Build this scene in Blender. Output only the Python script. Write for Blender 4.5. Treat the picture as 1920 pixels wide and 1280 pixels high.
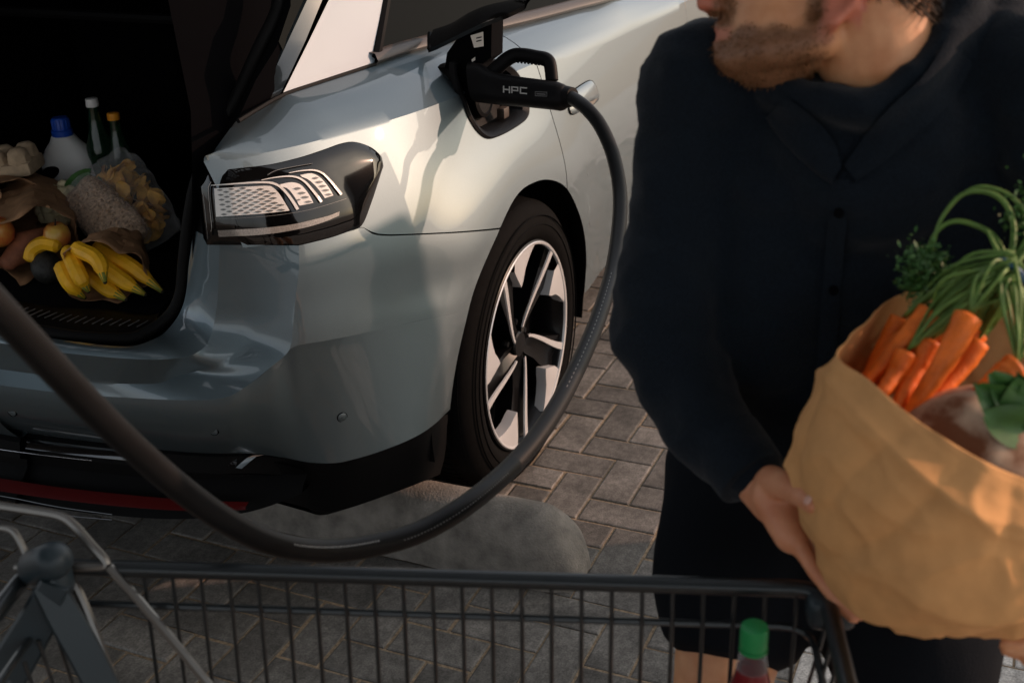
import bpy, bmesh, math, random
import numpy as np
from mathutils import Vector, Matrix, noise
random.seed(7); rng = np.random.default_rng(7)
scene = bpy.context.scene
for o in list(bpy.data.objects): bpy.data.objects.remove(o)
# ---------------------------------------------------------------- camera
CAM = np.array((-2.5193, -1.0767, 1.6280))
CR = np.array((0.393437, -0.918834, -0.030850)); CD = np.array((-0.394156, -0.138269, -0.908583)); CF = np.array((0.830571, 0.369630, -0.416564))
FPX = 2299.0
cam_data = bpy.data.cameras.new('camera'); cam = bpy.data.objects.new('camera', cam_data)
scene.collection.objects.link(cam); scene.camera = cam
cam.matrix_world = Matrix(((CR[0], -CD[0], -CF[0], CAM[0]), (CR[1], -CD[1], -CF[1], CAM[1]), (CR[2], -CD[2], -CF[2], CAM[2]), (0, 0, 0, 1)))
cam_data.sensor_width = 36; cam_data.lens = 36 * FPX / 1920; cam_data.clip_start = 0.05; cam_data.clip_end = 2000
cam_data.dof.use_dof = True; cam_data.dof.focus_distance = 2.35; cam_data.dof.aperture_fstop = 5.6
# ---------------------------------------------------------------- sky, sun, exposure
SUN_EL = math.radians(19.0); SUN_AZ = math.radians(-60.0)      # azimuth from +X towards +Y
sd = Vector((math.cos(SUN_EL) * math.cos(SUN_AZ), math.cos(SUN_EL) * math.sin(SUN_AZ), math.sin(SUN_EL)))
world = bpy.data.worlds.new('World'); scene.world = world; world.use_nodes = True
wn = world.node_tree; wn.nodes.clear()
sky = wn.nodes.new('ShaderNodeTexSky'); sky.sky_type = 'NISHITA'; sky.sun_disc = False
sky.sun_elevation = SUN_EL; sky.sun_rotation = math.atan2(sd.x, sd.y); sky.dust_density = 3.5; sky.air_density = 0.8; sky.ozone_density = 0.7
bg = wn.nodes.new('ShaderNodeBackground'); bg.inputs['Strength'].default_value = 0.15
# thin bright cloud veil over the clear sky
wtc = wn.nodes.new('ShaderNodeTexCoord'); wns = wn.nodes.new('ShaderNodeTexNoise'); wns.inputs['Scale'].default_value = 2.2; wns.inputs['Detail'].default_value = 5
wmr = wn.nodes.new('ShaderNodeMapRange'); wmr.inputs[1].default_value = .35; wmr.inputs[2].default_value = .7; wmr.inputs[3].default_value = .35; wmr.inputs[4].default_value = .8
wmx = wn.nodes.new('ShaderNodeMix'); wmx.data_type = 'RGBA'; wmx.inputs['B'].default_value = (6.4, 6.4, 6.4, 1)
wn.links.new(wtc.outputs['Generated'], wns.inputs['Vector']); wn.links.new(wns.outputs[0], wmr.inputs[0]); wn.links.new(wmr.outputs[0], wmx.inputs['Factor']); wn.links.new(sky.outputs[0], wmx.inputs['A'])
wo = wn.nodes.new('ShaderNodeOutputWorld'); wn.links.new(wmx.outputs['Result'], bg.inputs[0]); wn.links.new(bg.outputs[0], wo.inputs[0])
sun_data = bpy.data.lights.new('sun', 'SUN'); sun_data.energy = 2.9; sun_data.angle = math.radians(0.6); sun_data.color = (1.0, 0.60, 0.43)
sun = bpy.data.objects.new('sun', sun_data); scene.collection.objects.link(sun)
sun.rotation_euler = (-sd).to_track_quat('-Z', 'Y').to_euler()
scene.view_settings.view_transform = 'Standard'; scene.view_settings.look = 'None'
scene.view_settings.exposure = 0.45; scene.view_settings.gamma = 1.0; scene.view_settings.use_curve_mapping = False

# ---------------------------------------------------------------- helpers
V = lambda *a: np.array(a, float)
def ray(x, y): return CF + CR * ((x - 960) / FPX) + CD * ((y - 640) / FPX)
def at(x, y, d): return CAM + ray(x, y) * d
def PX(x, y, X=None, Y=None, Z=None):
    d = ray(x, y)
    t = (X - CAM[0]) / d[0] if X is not None else (Y - CAM[1]) / d[1] if Y is not None else (Z - CAM[2]) / d[2]
    return CAM + d * t
def link(o): scene.collection.objects.link(o); return o
def tag(o, label=None, cat=None, group=None, kind=None):
    if label: o['label'] = label
    if cat: o['category'] = cat
    if group: o['group'] = group
    if kind: o['kind'] = kind
    return o
def empty(name, loc=(0, 0, 0)):
    o = bpy.data.objects.new(name, None); o.location = loc; o.empty_display_size = .05; return link(o)
def obj(name, vf, mat, parent=None, smooth=True, angle=38, recalc=True):
    """one mesh object; world-space verts, parented keeping the world position"""
    v, f = vf
    me = bpy.data.meshes.new(name)
    me.from_pydata([tuple(map(float, p)) for p in v], [], [tuple(int(i) for i in q) for q in f]); me.validate()
    if recalc:
        bm = bmesh.new(); bm.from_mesh(me); bmesh.ops.recalc_face_normals(bm, faces=bm.faces); bm.to_mesh(me); bm.free()
    if smooth:
        me.shade_smooth()
        if angle < 180: me.set_sharp_from_angle(angle=math.radians(angle))
    for m in (mat if isinstance(mat, (list, tuple)) else [mat]): me.materials.append(M[m])
    o = link(bpy.data.objects.new(name, me))
    if parent is not None:
        o.parent = parent; o.matrix_parent_inverse = world_mat(parent).inverted()
    return o
def world_mat(o):
    m = Matrix.LocRotScale(o.location, o.rotation_euler, o.scale)
    return world_mat(o.parent) @ o.matrix_parent_inverse @ m if o.parent else m
def copy_tree(o, delta, parent=None, label=None):
    c = o.copy(); link(c)
    if parent is not None:
        c.parent = parent
        if o.parent.type != 'EMPTY' or True: c.matrix_parent_inverse = o.matrix_parent_inverse.copy()
    else:
        c.location = Vector(o.location) + Vector(delta)
    if label: c['label'] = label
    for ch in [x for x in bpy.data.objects if x.parent == o and x != c]: copy_tree(ch, delta, c)
    return c
def merge(*parts):
    v, f, n = [], [], 0
    for pv, pf in parts:
        v += [tuple(p) for p in pv]; f += [tuple(i + n for i in q) for q in pf]; n += len(pv)
    return v, f
def cr(P, n, closed=False):
    """Catmull-Rom resample, n samples per segment"""
    P = [np.array(p, float) for p in P]; out = []; N = len(P)
    seg = N if closed else N - 1
    for i in range(seg):
        a, b = P[i], P[(i + 1) % N]
        p0 = P[i - 1] if (i > 0 or closed) else 2 * a - b
        p3 = P[(i + 2) % N] if (i + 2 < N or closed) else 2 * b - a
        for k in range(n):
            t = k / n
            out.append(.5 * ((2 * a) + (b - p0) * t + (2 * p0 - 5 * a + 4 * b - p3) * t * t + (3 * a - p0 - 3 * b + p3) * t ** 3))
    if not closed: out.append(P[-1])
    return out
def resample(P, n):
    P = np.array(P, float); d = np.concatenate([[0], np.cumsum(np.linalg.norm(np.diff(P, axis=0), axis=1))])
    s = np.linspace(0, d[-1], n)
    return [np.array([np.interp(t, d, P[:, k]) for k in range(P.shape[1])]) for t in s]
def grid(rows, close=False):
    n, m = len(rows), len(rows[0]); v = [p for r in rows for p in r]; f = []
    for i in range(n - 1):
        for j in range(m if close else m - 1):
            k = (j + 1) % m; f.append((i * m + j, i * m + k, (i + 1) * m + k, (i + 1) * m + j))
    return v, f
def tube(P, r, n=10, caps=True, closed=False, flat=1.0):
    P = [np.array(p, float) for p in P]; N = len(P)
    R_ = r if hasattr(r, '__len__') else [r] * N
    T = []
    for i in range(N):
        a = P[i - 1] if (i > 0 or closed) else P[i]; b = P[(i + 1) % N] if (i < N - 1 or closed) else P[i]
        t = b - a; T.append(t / (np.linalg.norm(t) + 1e-12))
    u = np.cross(T[0], (0, 0, 1)); 
    if np.linalg.norm(u) < 1e-3: u = np.cross(T[0], (1, 0, 0))
    u /= np.linalg.norm(u); rows = []
    for i in range(N):
        u = u - T[i] * (u @ T[i]); u /= np.linalg.norm(u); w = np.cross(T[i], u)
        rows.append([P[i] + R_[i] * (math.cos(a) * u + flat * math.sin(a) * w) for a in np.linspace(0, 2 * math.pi, n, endpoint=False)])
    v, f = grid(rows, True)
    if closed:
        b = (N - 1) * n
        f += [(b + j, b + (j + 1) % n, (j + 1) % n, j) for j in range(n)]
    elif caps:
        f.append(tuple(range(n))[::-1]); f.append(tuple((N - 1) * n + j for j in range(n)))
    return v, f
def capsule(P, r, n=14, k=4):
    """swept tapered tube with rounded ends"""
    P = [np.array(p, float) for p in P]; r = list(r) if hasattr(r, '__len__') else [r] * len(P)
    a = P[0] - P[1]; a /= np.linalg.norm(a); b = P[-1] - P[-2]; b /= np.linalg.norm(b)
    h = []; t = []
    for i in range(k):
        th = math.pi / 2 * (1 - (i + .15) / k)
        h.append((P[0] + a * r[0] * math.sin(th), r[0] * math.cos(th)))
        t.append((P[-1] + b * r[-1] * math.sin(th), r[-1] * math.cos(th)))
    Q = h + list(zip(P, r)) + t[::-1]
    return tube([q[0] for q in Q], [max(q[1], 1e-4) for q in Q], n)
def lathe(prof, n=24, origin=(0, 0, 0), axis=None, squash=1.0):
    """prof: (radius, height) list, revolved round z then turned to axis"""
    o = np.array(origin, float); ax = Vector(axis if axis is not None else (0, 0, 1)).normalized()
    q = Vector((0, 0, 1)).rotation_difference(ax).to_matrix()
    rows = []
    for r, h in prof:
        rows.append([o + np.array(q @ Vector((max(r, 1e-5) * math.cos(a), squash * max(r, 1e-5) * math.sin(a), h))) for a in np.linspace(0, 2 * math.pi, n, endpoint=False)])
    v, f = grid(rows, True)
    f.append(tuple(range(n))[::-1]); f.append(tuple((len(prof) - 1) * n + j for j in range(n)))
    return v, f
def ellipsoid(c, ax, n=20, m=12, frame=None):
    c = np.array(c, float); fr = frame if frame is not None else np.eye(3); rows = []
    for th in np.linspace(.02, math.pi - .02, m):
        rows.append([c + fr.T @ (np.array([ax[0] * math.sin(th) * math.cos(p), ax[1] * math.sin(th) * math.sin(p), ax[2] * math.cos(th)])) for p in np.linspace(0, 2 * math.pi, n, endpoint=False)])
    v, f = grid(rows, True); f.append(tuple(range(n))[::-1]); f.append(tuple((m - 1) * n + j for j in range(n)))
    return v, f
def box(c, s, bev=0.0, frame=None, seg=2):
    """bevelled box: centre c, full size s, optional 3x3 frame (rows = local axes)"""
    bm = bmesh.new(); bmesh.ops.create_cube(bm, size=1)
    for w in bm.verts: w.co = Vector((w.co.x * s[0], w.co.y * s[1], w.co.z * s[2]))
    if bev: bmesh.ops.bevel(bm, geom=list(bm.edges), offset=bev, segments=seg, profile=.6, affect='EDGES')
    fr = np.array(frame) if frame is not None else np.eye(3)
    v = [np.array(c) + fr.T @ np.array(w.co) for w in bm.verts]; bm.verts.index_update()
    f = [tuple(w.index for w in q.verts) for q in bm.faces]; bm.free(); return v, f
def frame(fwd, up=(0, 0, 1)):
    f = np.array(fwd, float); f /= np.linalg.norm(f); s = np.cross(up, f); s /= np.linalg.norm(s); return np.array([f, s, np.cross(f, s)])
def prism(poly, c, fr, th):
    """extruded polygon: poly in local (x,y), frame rows x,y,n"""
    fr = np.array(fr); n = len(poly); c = np.array(c, float)
    v = [c + fr[0] * p[0] + fr[1] * p[1] for p in poly] + [c + fr[0] * p[0] + fr[1] * p[1] + fr[2] * th for p in poly]
    f = [tuple(range(n))[::-1], tuple(range(n, 2 * n))] + [(i, (i + 1) % n, n + (i + 1) % n, n + i) for i in range(n)]
    return v, f
def bumpy(vf, amp, scale, seed=0, octaves=3):
    v, f = vf; out = []
    for p in v:
        q = Vector(tuple(p)) * scale + Vector((seed * 3.1, seed * 1.7, seed))
        out.append(np.array(p) + amp * np.array(noise.turbulence_vector(q, octaves, False)))
    return out, f
def eval_mods(name, vf, mods, mat, parent=None, angle=180):
    """build a mesh through modifiers and freeze the result"""
    o = obj(name, vf, mat, None, smooth=False)
    for t, kw in mods:
        m = o.modifiers.new(t, t)
        for k, x in kw.items(): setattr(m, k, x)
    dg = bpy.context.evaluated_depsgraph_get(); dg.update()
    me = bpy.data.meshes.new_from_object(o.evaluated_get(dg))
    o.modifiers.clear(); o.data = me; me.shade_smooth()
    if not me.materials: me.materials.append(M[mat])
    if parent is not None: o.parent = parent; o.matrix_parent_inverse = world_mat(parent).inverted()
    return o

# ---------------------------------------------------------------- materials
M = {}
def mat(name, col, rough=.5, metal=0, coat=0, coat_r=.03, spec=.5, noise_amt=0, noise_scale=40, bump=0, bump_scale=200, trans=0, ior=1.45, sub=0, col2=None, alpha=1, sheen=0, detail=4, emis=None):
    m = bpy.data.materials.new(name); m.use_nodes = True; nt = m.node_tree; b = nt.nodes['Principled BSDF']
    I = b.inputs; I['Base Color'].default_value = (*col, 1); I['Roughness'].default_value = rough; I['Metallic'].default_value = metal
    I['Coat Weight'].default_value = coat; I['Coat Roughness'].default_value = coat_r; I['Specular IOR Level'].default_value = spec
    I['Transmission Weight'].default_value = trans; I['IOR'].default_value = ior; I['Alpha'].default_value = alpha; I['Sheen Weight'].default_value = sheen
    if sub: I['Subsurface Weight'].default_value = sub; I['Subsurface Radius'].default_value = (.012, .005, .003)
    if noise_amt or bump:
        tc = nt.nodes.new('ShaderNodeTexCoord')
    if noise_amt:
        n = nt.nodes.new('ShaderNodeTexNoise'); n.inputs['Scale'].default_value = noise_scale; n.inputs['Detail'].default_value = detail; n.inputs['Roughness'].default_value = .6
        nt.links.new(tc.outputs['Object'], n.inputs['Vector'])
        r = nt.nodes.new('ShaderNodeValToRGB'); c2 = col2 or tuple(c * (1 - noise_amt) for c in col); c1 = col if col2 else tuple(min(1, c * (1 + noise_amt)) for c in col)
        r.color_ramp.elements[0].color = (*c2, 1); r.color_ramp.elements[1].color = (*c1, 1); r.color_ramp.elements[0].position = .32; r.color_ramp.elements[1].position = .68
        nt.links.new(n.outputs[0], r.inputs[0]); nt.links.new(r.outputs[0], I['Base Color'])
    if bump:
        n2 = nt.nodes.new('ShaderNodeTexNoise'); n2.inputs['Scale'].default_value = bump_scale; n2.inputs['Detail'].default_value = 3
        nt.links.new(tc.outputs['Object'], n2.inputs['Vector'])
        bp = nt.nodes.new('ShaderNodeBump'); bp.inputs['Strength'].default_value = bump; bp.inputs['Distance'].default_value = .002
        nt.links.new(n2.outputs[0], bp.inputs['Height']); nt.links.new(bp.outputs[0], I['Normal'])
    M[name] = m; return m
mat('paint', (.125, .165, .185), .53, .95, 1.0, .02, noise_amt=.05, noise_scale=900, detail=1)
mat('silver', (.30, .36, .41), .5, 0, .1)
mat('gloss_black', (.002, .002, .0025), .08, 0, 1.0, .02)
mat('pillar', (.012, .018, .022), .15, 0, 1.0, .03)
mat('lamp_black', (.002, .002, .0022), .06, 0, .3, .02, spec=.4)
mat('glass_dark', (.003, .0035, .0035), .05, 0, 0, spec=.03)
mat('trim_black', (.003, .003, .0033), .55, spec=.08, bump=.15, bump_scale=600)
mat('trim_brown', (.05, .038, .03), .35)
mat('carpet', (.005, .005, .006), .95, spec=.04, noise_amt=.4, noise_scale=500, bump=.5, bump_scale=700)
mat('interior', (.003, .003, .0035), .9, spec=0.0, bump=.2, bump_scale=400)
mat('rubber', (.004, .004, .004), .62, spec=.12)
mat('tyre', (.0032, .0032, .0032), .8, spec=.05, noise_amt=.2, noise_scale=60, bump=.2, bump_scale=300)
mat('rim_black', (.0022, .0022, .0026), .3, 0, .1, spec=.2)
mat('rim_cut', (.52, .53, .54), .35, .45)
mat('chrome', (.75, .75, .76), .10, 1)
mat('dim_metal', (.16, .165, .17), .3, .8)
mat('lens_white', (.62, .60, .57), .35, .1, .6, .03)
mat('lens_dark', (.10, .10, .095), .4, 0, .6)
mat('lens_grey', (.22, .20, .18), .35, .3, .5, noise_amt=.35, noise_scale=380)
mat('red_refl', (.05, .0015, .0015), .4, 0, 0, spec=.15)
mat('gap', (.002, .002, .002), .9, spec=0)
mat('plastic', (.003, .003, .0035), .5, spec=.14, bump=.2, bump_scale=900)
mat('cable', (.0042, .0045, .005), .45, spec=.2, noise_amt=.2, noise_scale=30)
mat('print_grey', (.32, .32, .31), .6)
mat('print_dim', (.09, .09, .09), .6)
mat('label_white', (.75, .70, .62), .5)
mat('concrete', (.15, .137, .12), .92, noise_amt=.38, noise_scale=17, bump=1.0, bump_scale=180, detail=10)
mat('sand', (.23, .17, .11), .95, noise_amt=.45, noise_scale=160, bump=.8, bump_scale=300)
mat('ground_far', (.22, .20, .175), .9, noise_amt=.25, noise_scale=6, bump=.4, bump_scale=60)
def paver_mat(name, c1, c2):
    m = bpy.data.materials.new(name); m.use_nodes = True; nt = m.node_tree; b = nt.nodes['Principled BSDF']; b.inputs['Roughness'].default_value = .85; b.inputs['Specular IOR Level'].default_value = .3
    tc = nt.nodes.new('ShaderNodeTexCoord'); oi = nt.nodes.new('ShaderNodeObjectInfo'); geo = nt.nodes.new('ShaderNodeNewGeometry')
    mx = nt.nodes.new('ShaderNodeMix'); mx.data_type = 'RGBA'; nt.links.new(oi.outputs['Random'], mx.inputs['Factor'])
    mx.inputs['A'].default_value = (*c1, 1); mx.inputs['B'].default_value = (*c2, 1)
    out = mx.outputs['Result']
    for sc, lo, hi, p0, p1 in ((9, .68, 1.2, .35, .65), (210, .7, 1.3, .3, .7), (55, .82, 1.12, .4, .6)):
        n = nt.nodes.new('ShaderNodeTexNoise'); n.inputs['Scale'].default_value = sc; n.inputs['Detail'].default_value = 5; nt.links.new(geo.outputs['Position'], n.inputs['Vector'])
        mr = nt.nodes.new('ShaderNodeMapRange'); mr.inputs[1].default_value = p0; mr.inputs[2].default_value = p1; mr.inputs[3].default_value = lo; mr.inputs[4].default_value = hi
        nt.links.new(n.outputs[0], mr.inputs[0])
        mm = nt.nodes.new('ShaderNodeMix'); mm.data_type = 'RGBA'; mm.blend_type = 'MULTIPLY'; mm.inputs['Factor'].default_value = 1
        nt.links.new(out, mm.inputs['A']); nt.links.new(mr.outputs[0], mm.inputs['B']); out = mm.outputs['Result']
    nt.links.new(out, b.inputs['Base Color'])
    n = nt.nodes.new('ShaderNodeTexNoise'); n.inputs['Scale'].default_value = 330; n.inputs['Detail'].default_value = 6; nt.links.new(geo.outputs['Position'], n.inputs['Vector'])
    bp = nt.nodes.new('ShaderNodeBump'); bp.inputs['Strength'].default_value = .55; bp.inputs['Distance'].default_value = .002
    nt.links.new(n.outputs[0], bp.inputs['Height']); nt.links.new(bp.outputs[0], b.inputs['Normal']); M[name] = m
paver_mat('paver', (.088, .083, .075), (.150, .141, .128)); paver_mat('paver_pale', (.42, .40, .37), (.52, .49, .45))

# ================================================================ ground
ground = tag(obj('ground', ([(-200, -200, -.09), (200, -200, -.09), (200, 200, -.09), (-200, 200, -.09)], [(0, 1, 2, 3)]), 'ground_far'), kind='structure')
# block paving: herringbone of 200 x 100 mm blocks, laid square to the bay
GX0, GY0 = 0.4361, -0.0812
def paver_cell(u, v):
    k = (u + v) % 4
    if k == 0: return (u, v, 1, 2)
    if k == 2: return (u, v, 2, 1)
def paver_mesh(sx, sy, name, mt):
    bm = bmesh.new(); bmesh.ops.create_cube(bm, size=1)
    for w in bm.verts: w.co = Vector((w.co.x * sx, w.co.y * sy, w.co.z * .08 - .04))
    top = [e for e in bm.edges if all(w.co.z > -.001 for w in e.verts)]
    bmesh.ops.bevel(bm, geom=top, offset=.0045, segments=2, profile=.5, affect='EDGES')
    me = bpy.data.meshes.new(name); bm.to_mesh(me); bm.free(); me.materials.append(M[mt]); return me
pm = {}
for mt in ('paver', 'paver_pale'):
    for vi in range(3):
        e = .0035 + .0010 * vi
        pm[mt, 'h', vi] = paver_mesh(.1 - e, .2 - e, 'paver_across', mt); pm[mt, 'v', vi] = paver_mesh(.2 - e, .1 - e, 'paver_along', mt)
paving = tag(obj('paving', ([(-9, -9, -.0035), (14, -9, -.0035), (14, 9, -.0035), (-9, 9, -.0035)], [(0, 1, 2, 3)]), 'sand'), kind='structure')
cells = []
for u in range(-80, 86):
    for v in range(-105, 75):
        c = paver_cell(u, v)
        if c:
            cx, cy = GX0 - .1 * (c[1] + c[3] / 2), GY0 - .1 * (c[0] + c[2] / 2)
            q = np.array((cx, cy, 0)) - CAM; z = q @ CF
            vis = 9e9
            if z > .5:
                X, Y = 960 + FPX * (q @ CR) / z, 640 + FPX * (q @ CD) / z
                if -120 < X < 2040 and 560 < Y < 1400:
                    # behind the car body, the boot and the man nothing of the paving shows
                    if not (Y < 900 and X < 1000) and not (Y < 600) and not (X > 1290 and Y < 1150): vis = -Y
            cells.append((vis, c, cx, cy))
cells.sort(key=lambda t: t[0])
sv, sf = {'paver': [], 'paver_pale': []}, {'paver': [], 'paver_pale': []}
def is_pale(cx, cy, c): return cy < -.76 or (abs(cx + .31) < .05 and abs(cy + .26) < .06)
npv = 0
for vis, c, cx, cy in cells:
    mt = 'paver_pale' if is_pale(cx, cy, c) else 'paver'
    d = 'v' if c[3] == 2 else 'h'
    dz = rng.normal(0, .0011); tx, ty = rng.normal(0, .004), rng.normal(0, .004)
    if vis < 1e9 and npv < 300:
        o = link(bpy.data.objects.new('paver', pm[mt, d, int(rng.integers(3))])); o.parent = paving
        o.location = (cx + rng.normal(0, .0007), cy + rng.normal(0, .0007), dz); o.rotation_euler = (tx, ty, rng.normal(0, .004)); npv += 1
    elif math.hypot(cx + .5, cy) < 7.5:
        hx, hy = (.0975, .0475) if d == 'v' else (.0475, .0975)
        b = len(sv[mt]); e = .005
        for (ax, ay, az) in ((hx, hy, -.012), (hx - e, hy - e, 0)):
            for sx, sy in ((-1, -1), (1, -1), (1, 1), (-1, 1)): sv[mt].append((cx + sx * ax, cy + sy * ay, az + dz + tx * sy * ay - ty * sx * ax))
        sf[mt] += [(b + 4, b + 5, b + 6, b + 7)] + [(b + i, b + (i + 1) % 4, b + 4 + (i + 1) % 4, b + 4 + i) for i in range(4)]
for mt in sv:
    tag(obj('distant_pavers' if mt == 'paver' else 'distant_pale_pavers', (sv[mt], sf[mt]), mt, paving, smooth=False, recalc=False), kind='stuff')

# ================================================================ the car
car = tag(empty('estate_car', (0, .93, 0)), 'silver blue estate car with its boot open and a charging plug in its side', 'car')
CY = .93
def interp(tab):
    xs = [t[0] for t in tab]; ys = [t[1] for t in tab]
    # monotone-ish smooth interpolation (Catmull-Rom on the table)
    def f(x):
        if x <= xs[0]: return ys[0] + (x - xs[0]) * (ys[1] - ys[0]) / (xs[1] - xs[0])
        if x >= xs[-1]: return ys[-1]
        i = max(k for k in range(len(xs) - 1) if xs[k] <= x); h = xs[i + 1] - xs[i]; t = (x - xs[i]) / h
        d = lambda k: 0 if k in (0, len(xs) - 1) else (ys[k + 1] - ys[k - 1]) / (xs[k + 1] - xs[k - 1])
        m0 = d(i) if i > 0 else (ys[1] - ys[0]) / (xs[1] - xs[0]); m1 = d(i + 1)
        return (2 * t**3 - 3 * t * t + 1) * ys[i] + (t**3 - 2 * t * t + t) * h * m0 + (-2 * t**3 + 3 * t * t) * ys[i + 1] + (t**3 - t * t) * h * m1
    return f
bplan = interp([(-.82, .27), (-.755, .182), (-.72, .15), (-.67, .117), (-.60, .083), (-.50, .052), (-.40, .028), (-.28, .010), (-.12, .001), (.1, 0), (3.4, 0)])
hsh = interp([(-.8, .092), (-.57, .096), (-.35, .086), (-.165, .078), (.34, .06), (.85, .04), (1.42, .025), (3, .02)])
zsh = interp([(-.8, 1.018), (-.6, 1.017), (-.35, 1.014), (-.165, 1.011), (.34, .997), (.85, .975), (1.42, .958), (3, .93)])
rplan = interp([(.15, -.735), (.182, -.748), (.24, -.766), (.31, -.782), (.5, -.80), (.93, -.81), (1.9, -.81)])
ARCH = [(-.47, .33), (-.486, .378), (-.446, .476), (-.391, .558), (-.315, .644), (-.195, .722), (-.055, .766), (.065, .762), (.165, .733), (.248, .685), (.319, .609), (.374, .522), (.402, .44), (.405, .374), (.395, .29)]
def sstep(a, b, x): t = min(1, max(0, (x - a) / (b - a))); return t * t * (3 - 2 * t)
def yside(x, z):
    zs = zsh(x); t = max(0, (z - .70) / (zs - .70))
    y = bplan(x) + hsh(x) * t ** 1.6
    if z < .58: y += .10 * (.58 - z) ** 1.3
    for wx in (0, 2.97):
        r = math.hypot(x - wx, (z - .36) * .98)
        if r < .62: y -= .013 * (1 - sstep(.42, .60, r)) * sstep(-.2, .1, z - .36 + .25) * (1 - sstep(.86, .98, z))
    return y
def inside(P, off=0.0):
    x, y, z = P
    if x < -.9 or x > 3.5: return False
    return y > yside(x, z) - off and x > rplan(y) + max(0, z - .9) * .25 - off
def PS(px, py, off=0.0):
    """first hit of a pixel ray with the body skin (offset outward by off)"""
    d = ray(px, py); t = 1.3
    while t < 5.5:
        if inside(CAM + d * t, off):
            a, b = t - .02, t
            for _ in range(26):
                m = (a + b) / 2
                if inside(CAM + d * m, off): b = m
                else: a = m
            return CAM + d * b
        t += .02
    return CAM + d * 2.6
for i_, p_ in enumerate(((839, 806), (850, 713), (867, 628), (892, 534), (937, 429))):
    q_ = PS(*p_); ARCH[i_ + 1] = (q_[0], q_[2])
ARCH[0] = (ARCH[1][0] + .012, ARCH[1][1] - .05)
ARCHD = cr([np.array(a) for a in ARCH[1:14]], 10)
def archz(x):
    """upper arch line as height over x"""
    return float(np.interp(x, [a[0] for a in ARCHD], [a[1] for a in ARCHD], left=.3, right=.29))
# --- seam between wing and bumper (photo pixels put on the body skin)
lampbot = [PS(*p) for p in ((560, 459), (590, 452), (621, 444), (650, 434), (677, 425))]
seam = [PS(*p) for p in ((677, 425), (690, 432), (703, 439), (730, 441), (760, 440), (810, 438), (850, 436), (900, 432), (938, 428))]
sx_ = [p[0] for p in lampbot + seam[1:]]; sz_ = [p[2] for p in lampbot + seam[1:]]
def zseam(x): return np.interp(x, sx_, sz_)
XSH = .243                                            # rear shut line of the rear door
def side_patch(x0, x1, n, m, zl, zh, xs=None):
    rows = []
    for x in (xs if xs is not None else np.linspace(x0, x1, n)):
        a, b = zl(x), zh(x)
        rows.append([V(x, yside(x, z), z) for z in np.linspace(a, b, m)])
    return rows
# quarter panel: side from seam/arch to the shoulder crease, then the shelf up to the window line
zq = lambda x: archz(x) if x > seam[-1][0] else zseam(x) + .0015 if x > lampbot[0][0] else .86
belt_px = [(529, 177, 1.085), (600, 153, 1.087), (700, 121, 1.088), (802, 84, 1.088), (921, 58, 1.072), (1000, 40, 1.062), (1083, 19, 1.052), (1150, 0, 1.045)]
belt = [PX(a, b, Z=c) for a, b, c in belt_px]
belt_x = [b[0] for b in belt] + [1.5, 2.3, 3.2]; belt_y = [b[1] for b in belt] + [.105, .10, .10]; belt_z = [b[2] for b in belt] + [1.015, .98, .93]
up_edge = [PX(390, 302, Z=1.020), PX(406, 276, Z=1.032), PX(424, 251, Z=1.045), PX(444, 225, Z=1.058), PX(485, 200, Z=1.072)]
uex = [p[0] for p in up_edge] + belt_x; uey = [p[1] for p in up_edge] + belt_y; uez = [p[2] for p in up_edge] + belt_z
def shelf_rows(xs, m=7):
    rows = []
    for x in xs:
        s = V(x, yside(x, zsh(x)), zsh(x)); u = V(x, np.interp(x, uex, uey), np.interp(x, uex, uez))
        rows.append([s + (u - s) * t + V(0, 0, .010) * math.sin(math.pi * t) for t in np.linspace(0, 1, m)])
    return rows
xq = np.concatenate([np.linspace(up_edge[0][0], -.26, 36), np.linspace(-.25, .06, 52), np.linspace(.068, XSH - .002, 22)])
side = side_patch(0, 0, 0, 44, zq, lambda x: zsh(x), xq)
full = [a + b[1:] for a, b in zip(side, shelf_rows(xq))]
port_px = [(850, 118), (858, 165), (868, 190), (880, 222), (897, 248), (916, 260), (940, 254), (972, 236), (989, 221), (993, 203), (988, 170), (972, 138), (953, 121), (920, 109), (880, 106)]
ppx = np.mean(port_px, axis=0)
def pix(P): q = np.array(P) - CAM; z = q @ CF; return 960 + FPX * (q @ CR) / z, 640 + FPX * (q @ CD) / z
def inpoly(x, y, P):
    c = False
    for i in range(len(P)):
        (x1, y1), (x2, y2) = P[i], P[i - 1]
        if (y1 > y) != (y2 > y) and x < (x2 - x1) * (y - y1) / (y2 - y1) + x1: c = not c
    return c
hole = [tuple(ppx + (np.array(p) - ppx) * .92) for p in port_px]
qv, qf = grid(full)
quarter = obj('quarter_panel', (qv, [f for f in qf if not inpoly(*pix(sum(qv[i] for i in f) / 4), hole)]), 'paint', car, angle=30)
xm = np.linspace(-.72, 2.4, 40)
obj('quarter_panel', grid([[V(p[0], 2 * CY - p[1], p[2]) for p in a + b[1:]] for a, b in zip(side_patch(0, 0, 0, 16, lambda x: max(.36, archz(x)) if x > -.5 else .6, lambda x: zsh(x), xm), shelf_rows(xm))]), 'paint', car, angle=30)
def thicken_edge(curve, inward, name, parent, mt='paint'):
    rows = [[p, p + inward] for p in curve]; return obj(name, grid(rows), mt, parent)
# rear part of the wing over the lamp: short upright face under the shoulder edge
sh_px = [(392, 302), (440, 296), (481, 289), (545, 276), (605, 261)]
shoulder_r = [V(x, yside(x, zsh(x)), zsh(x)) for x in np.linspace(-.765, -.5, 12)]
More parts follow.
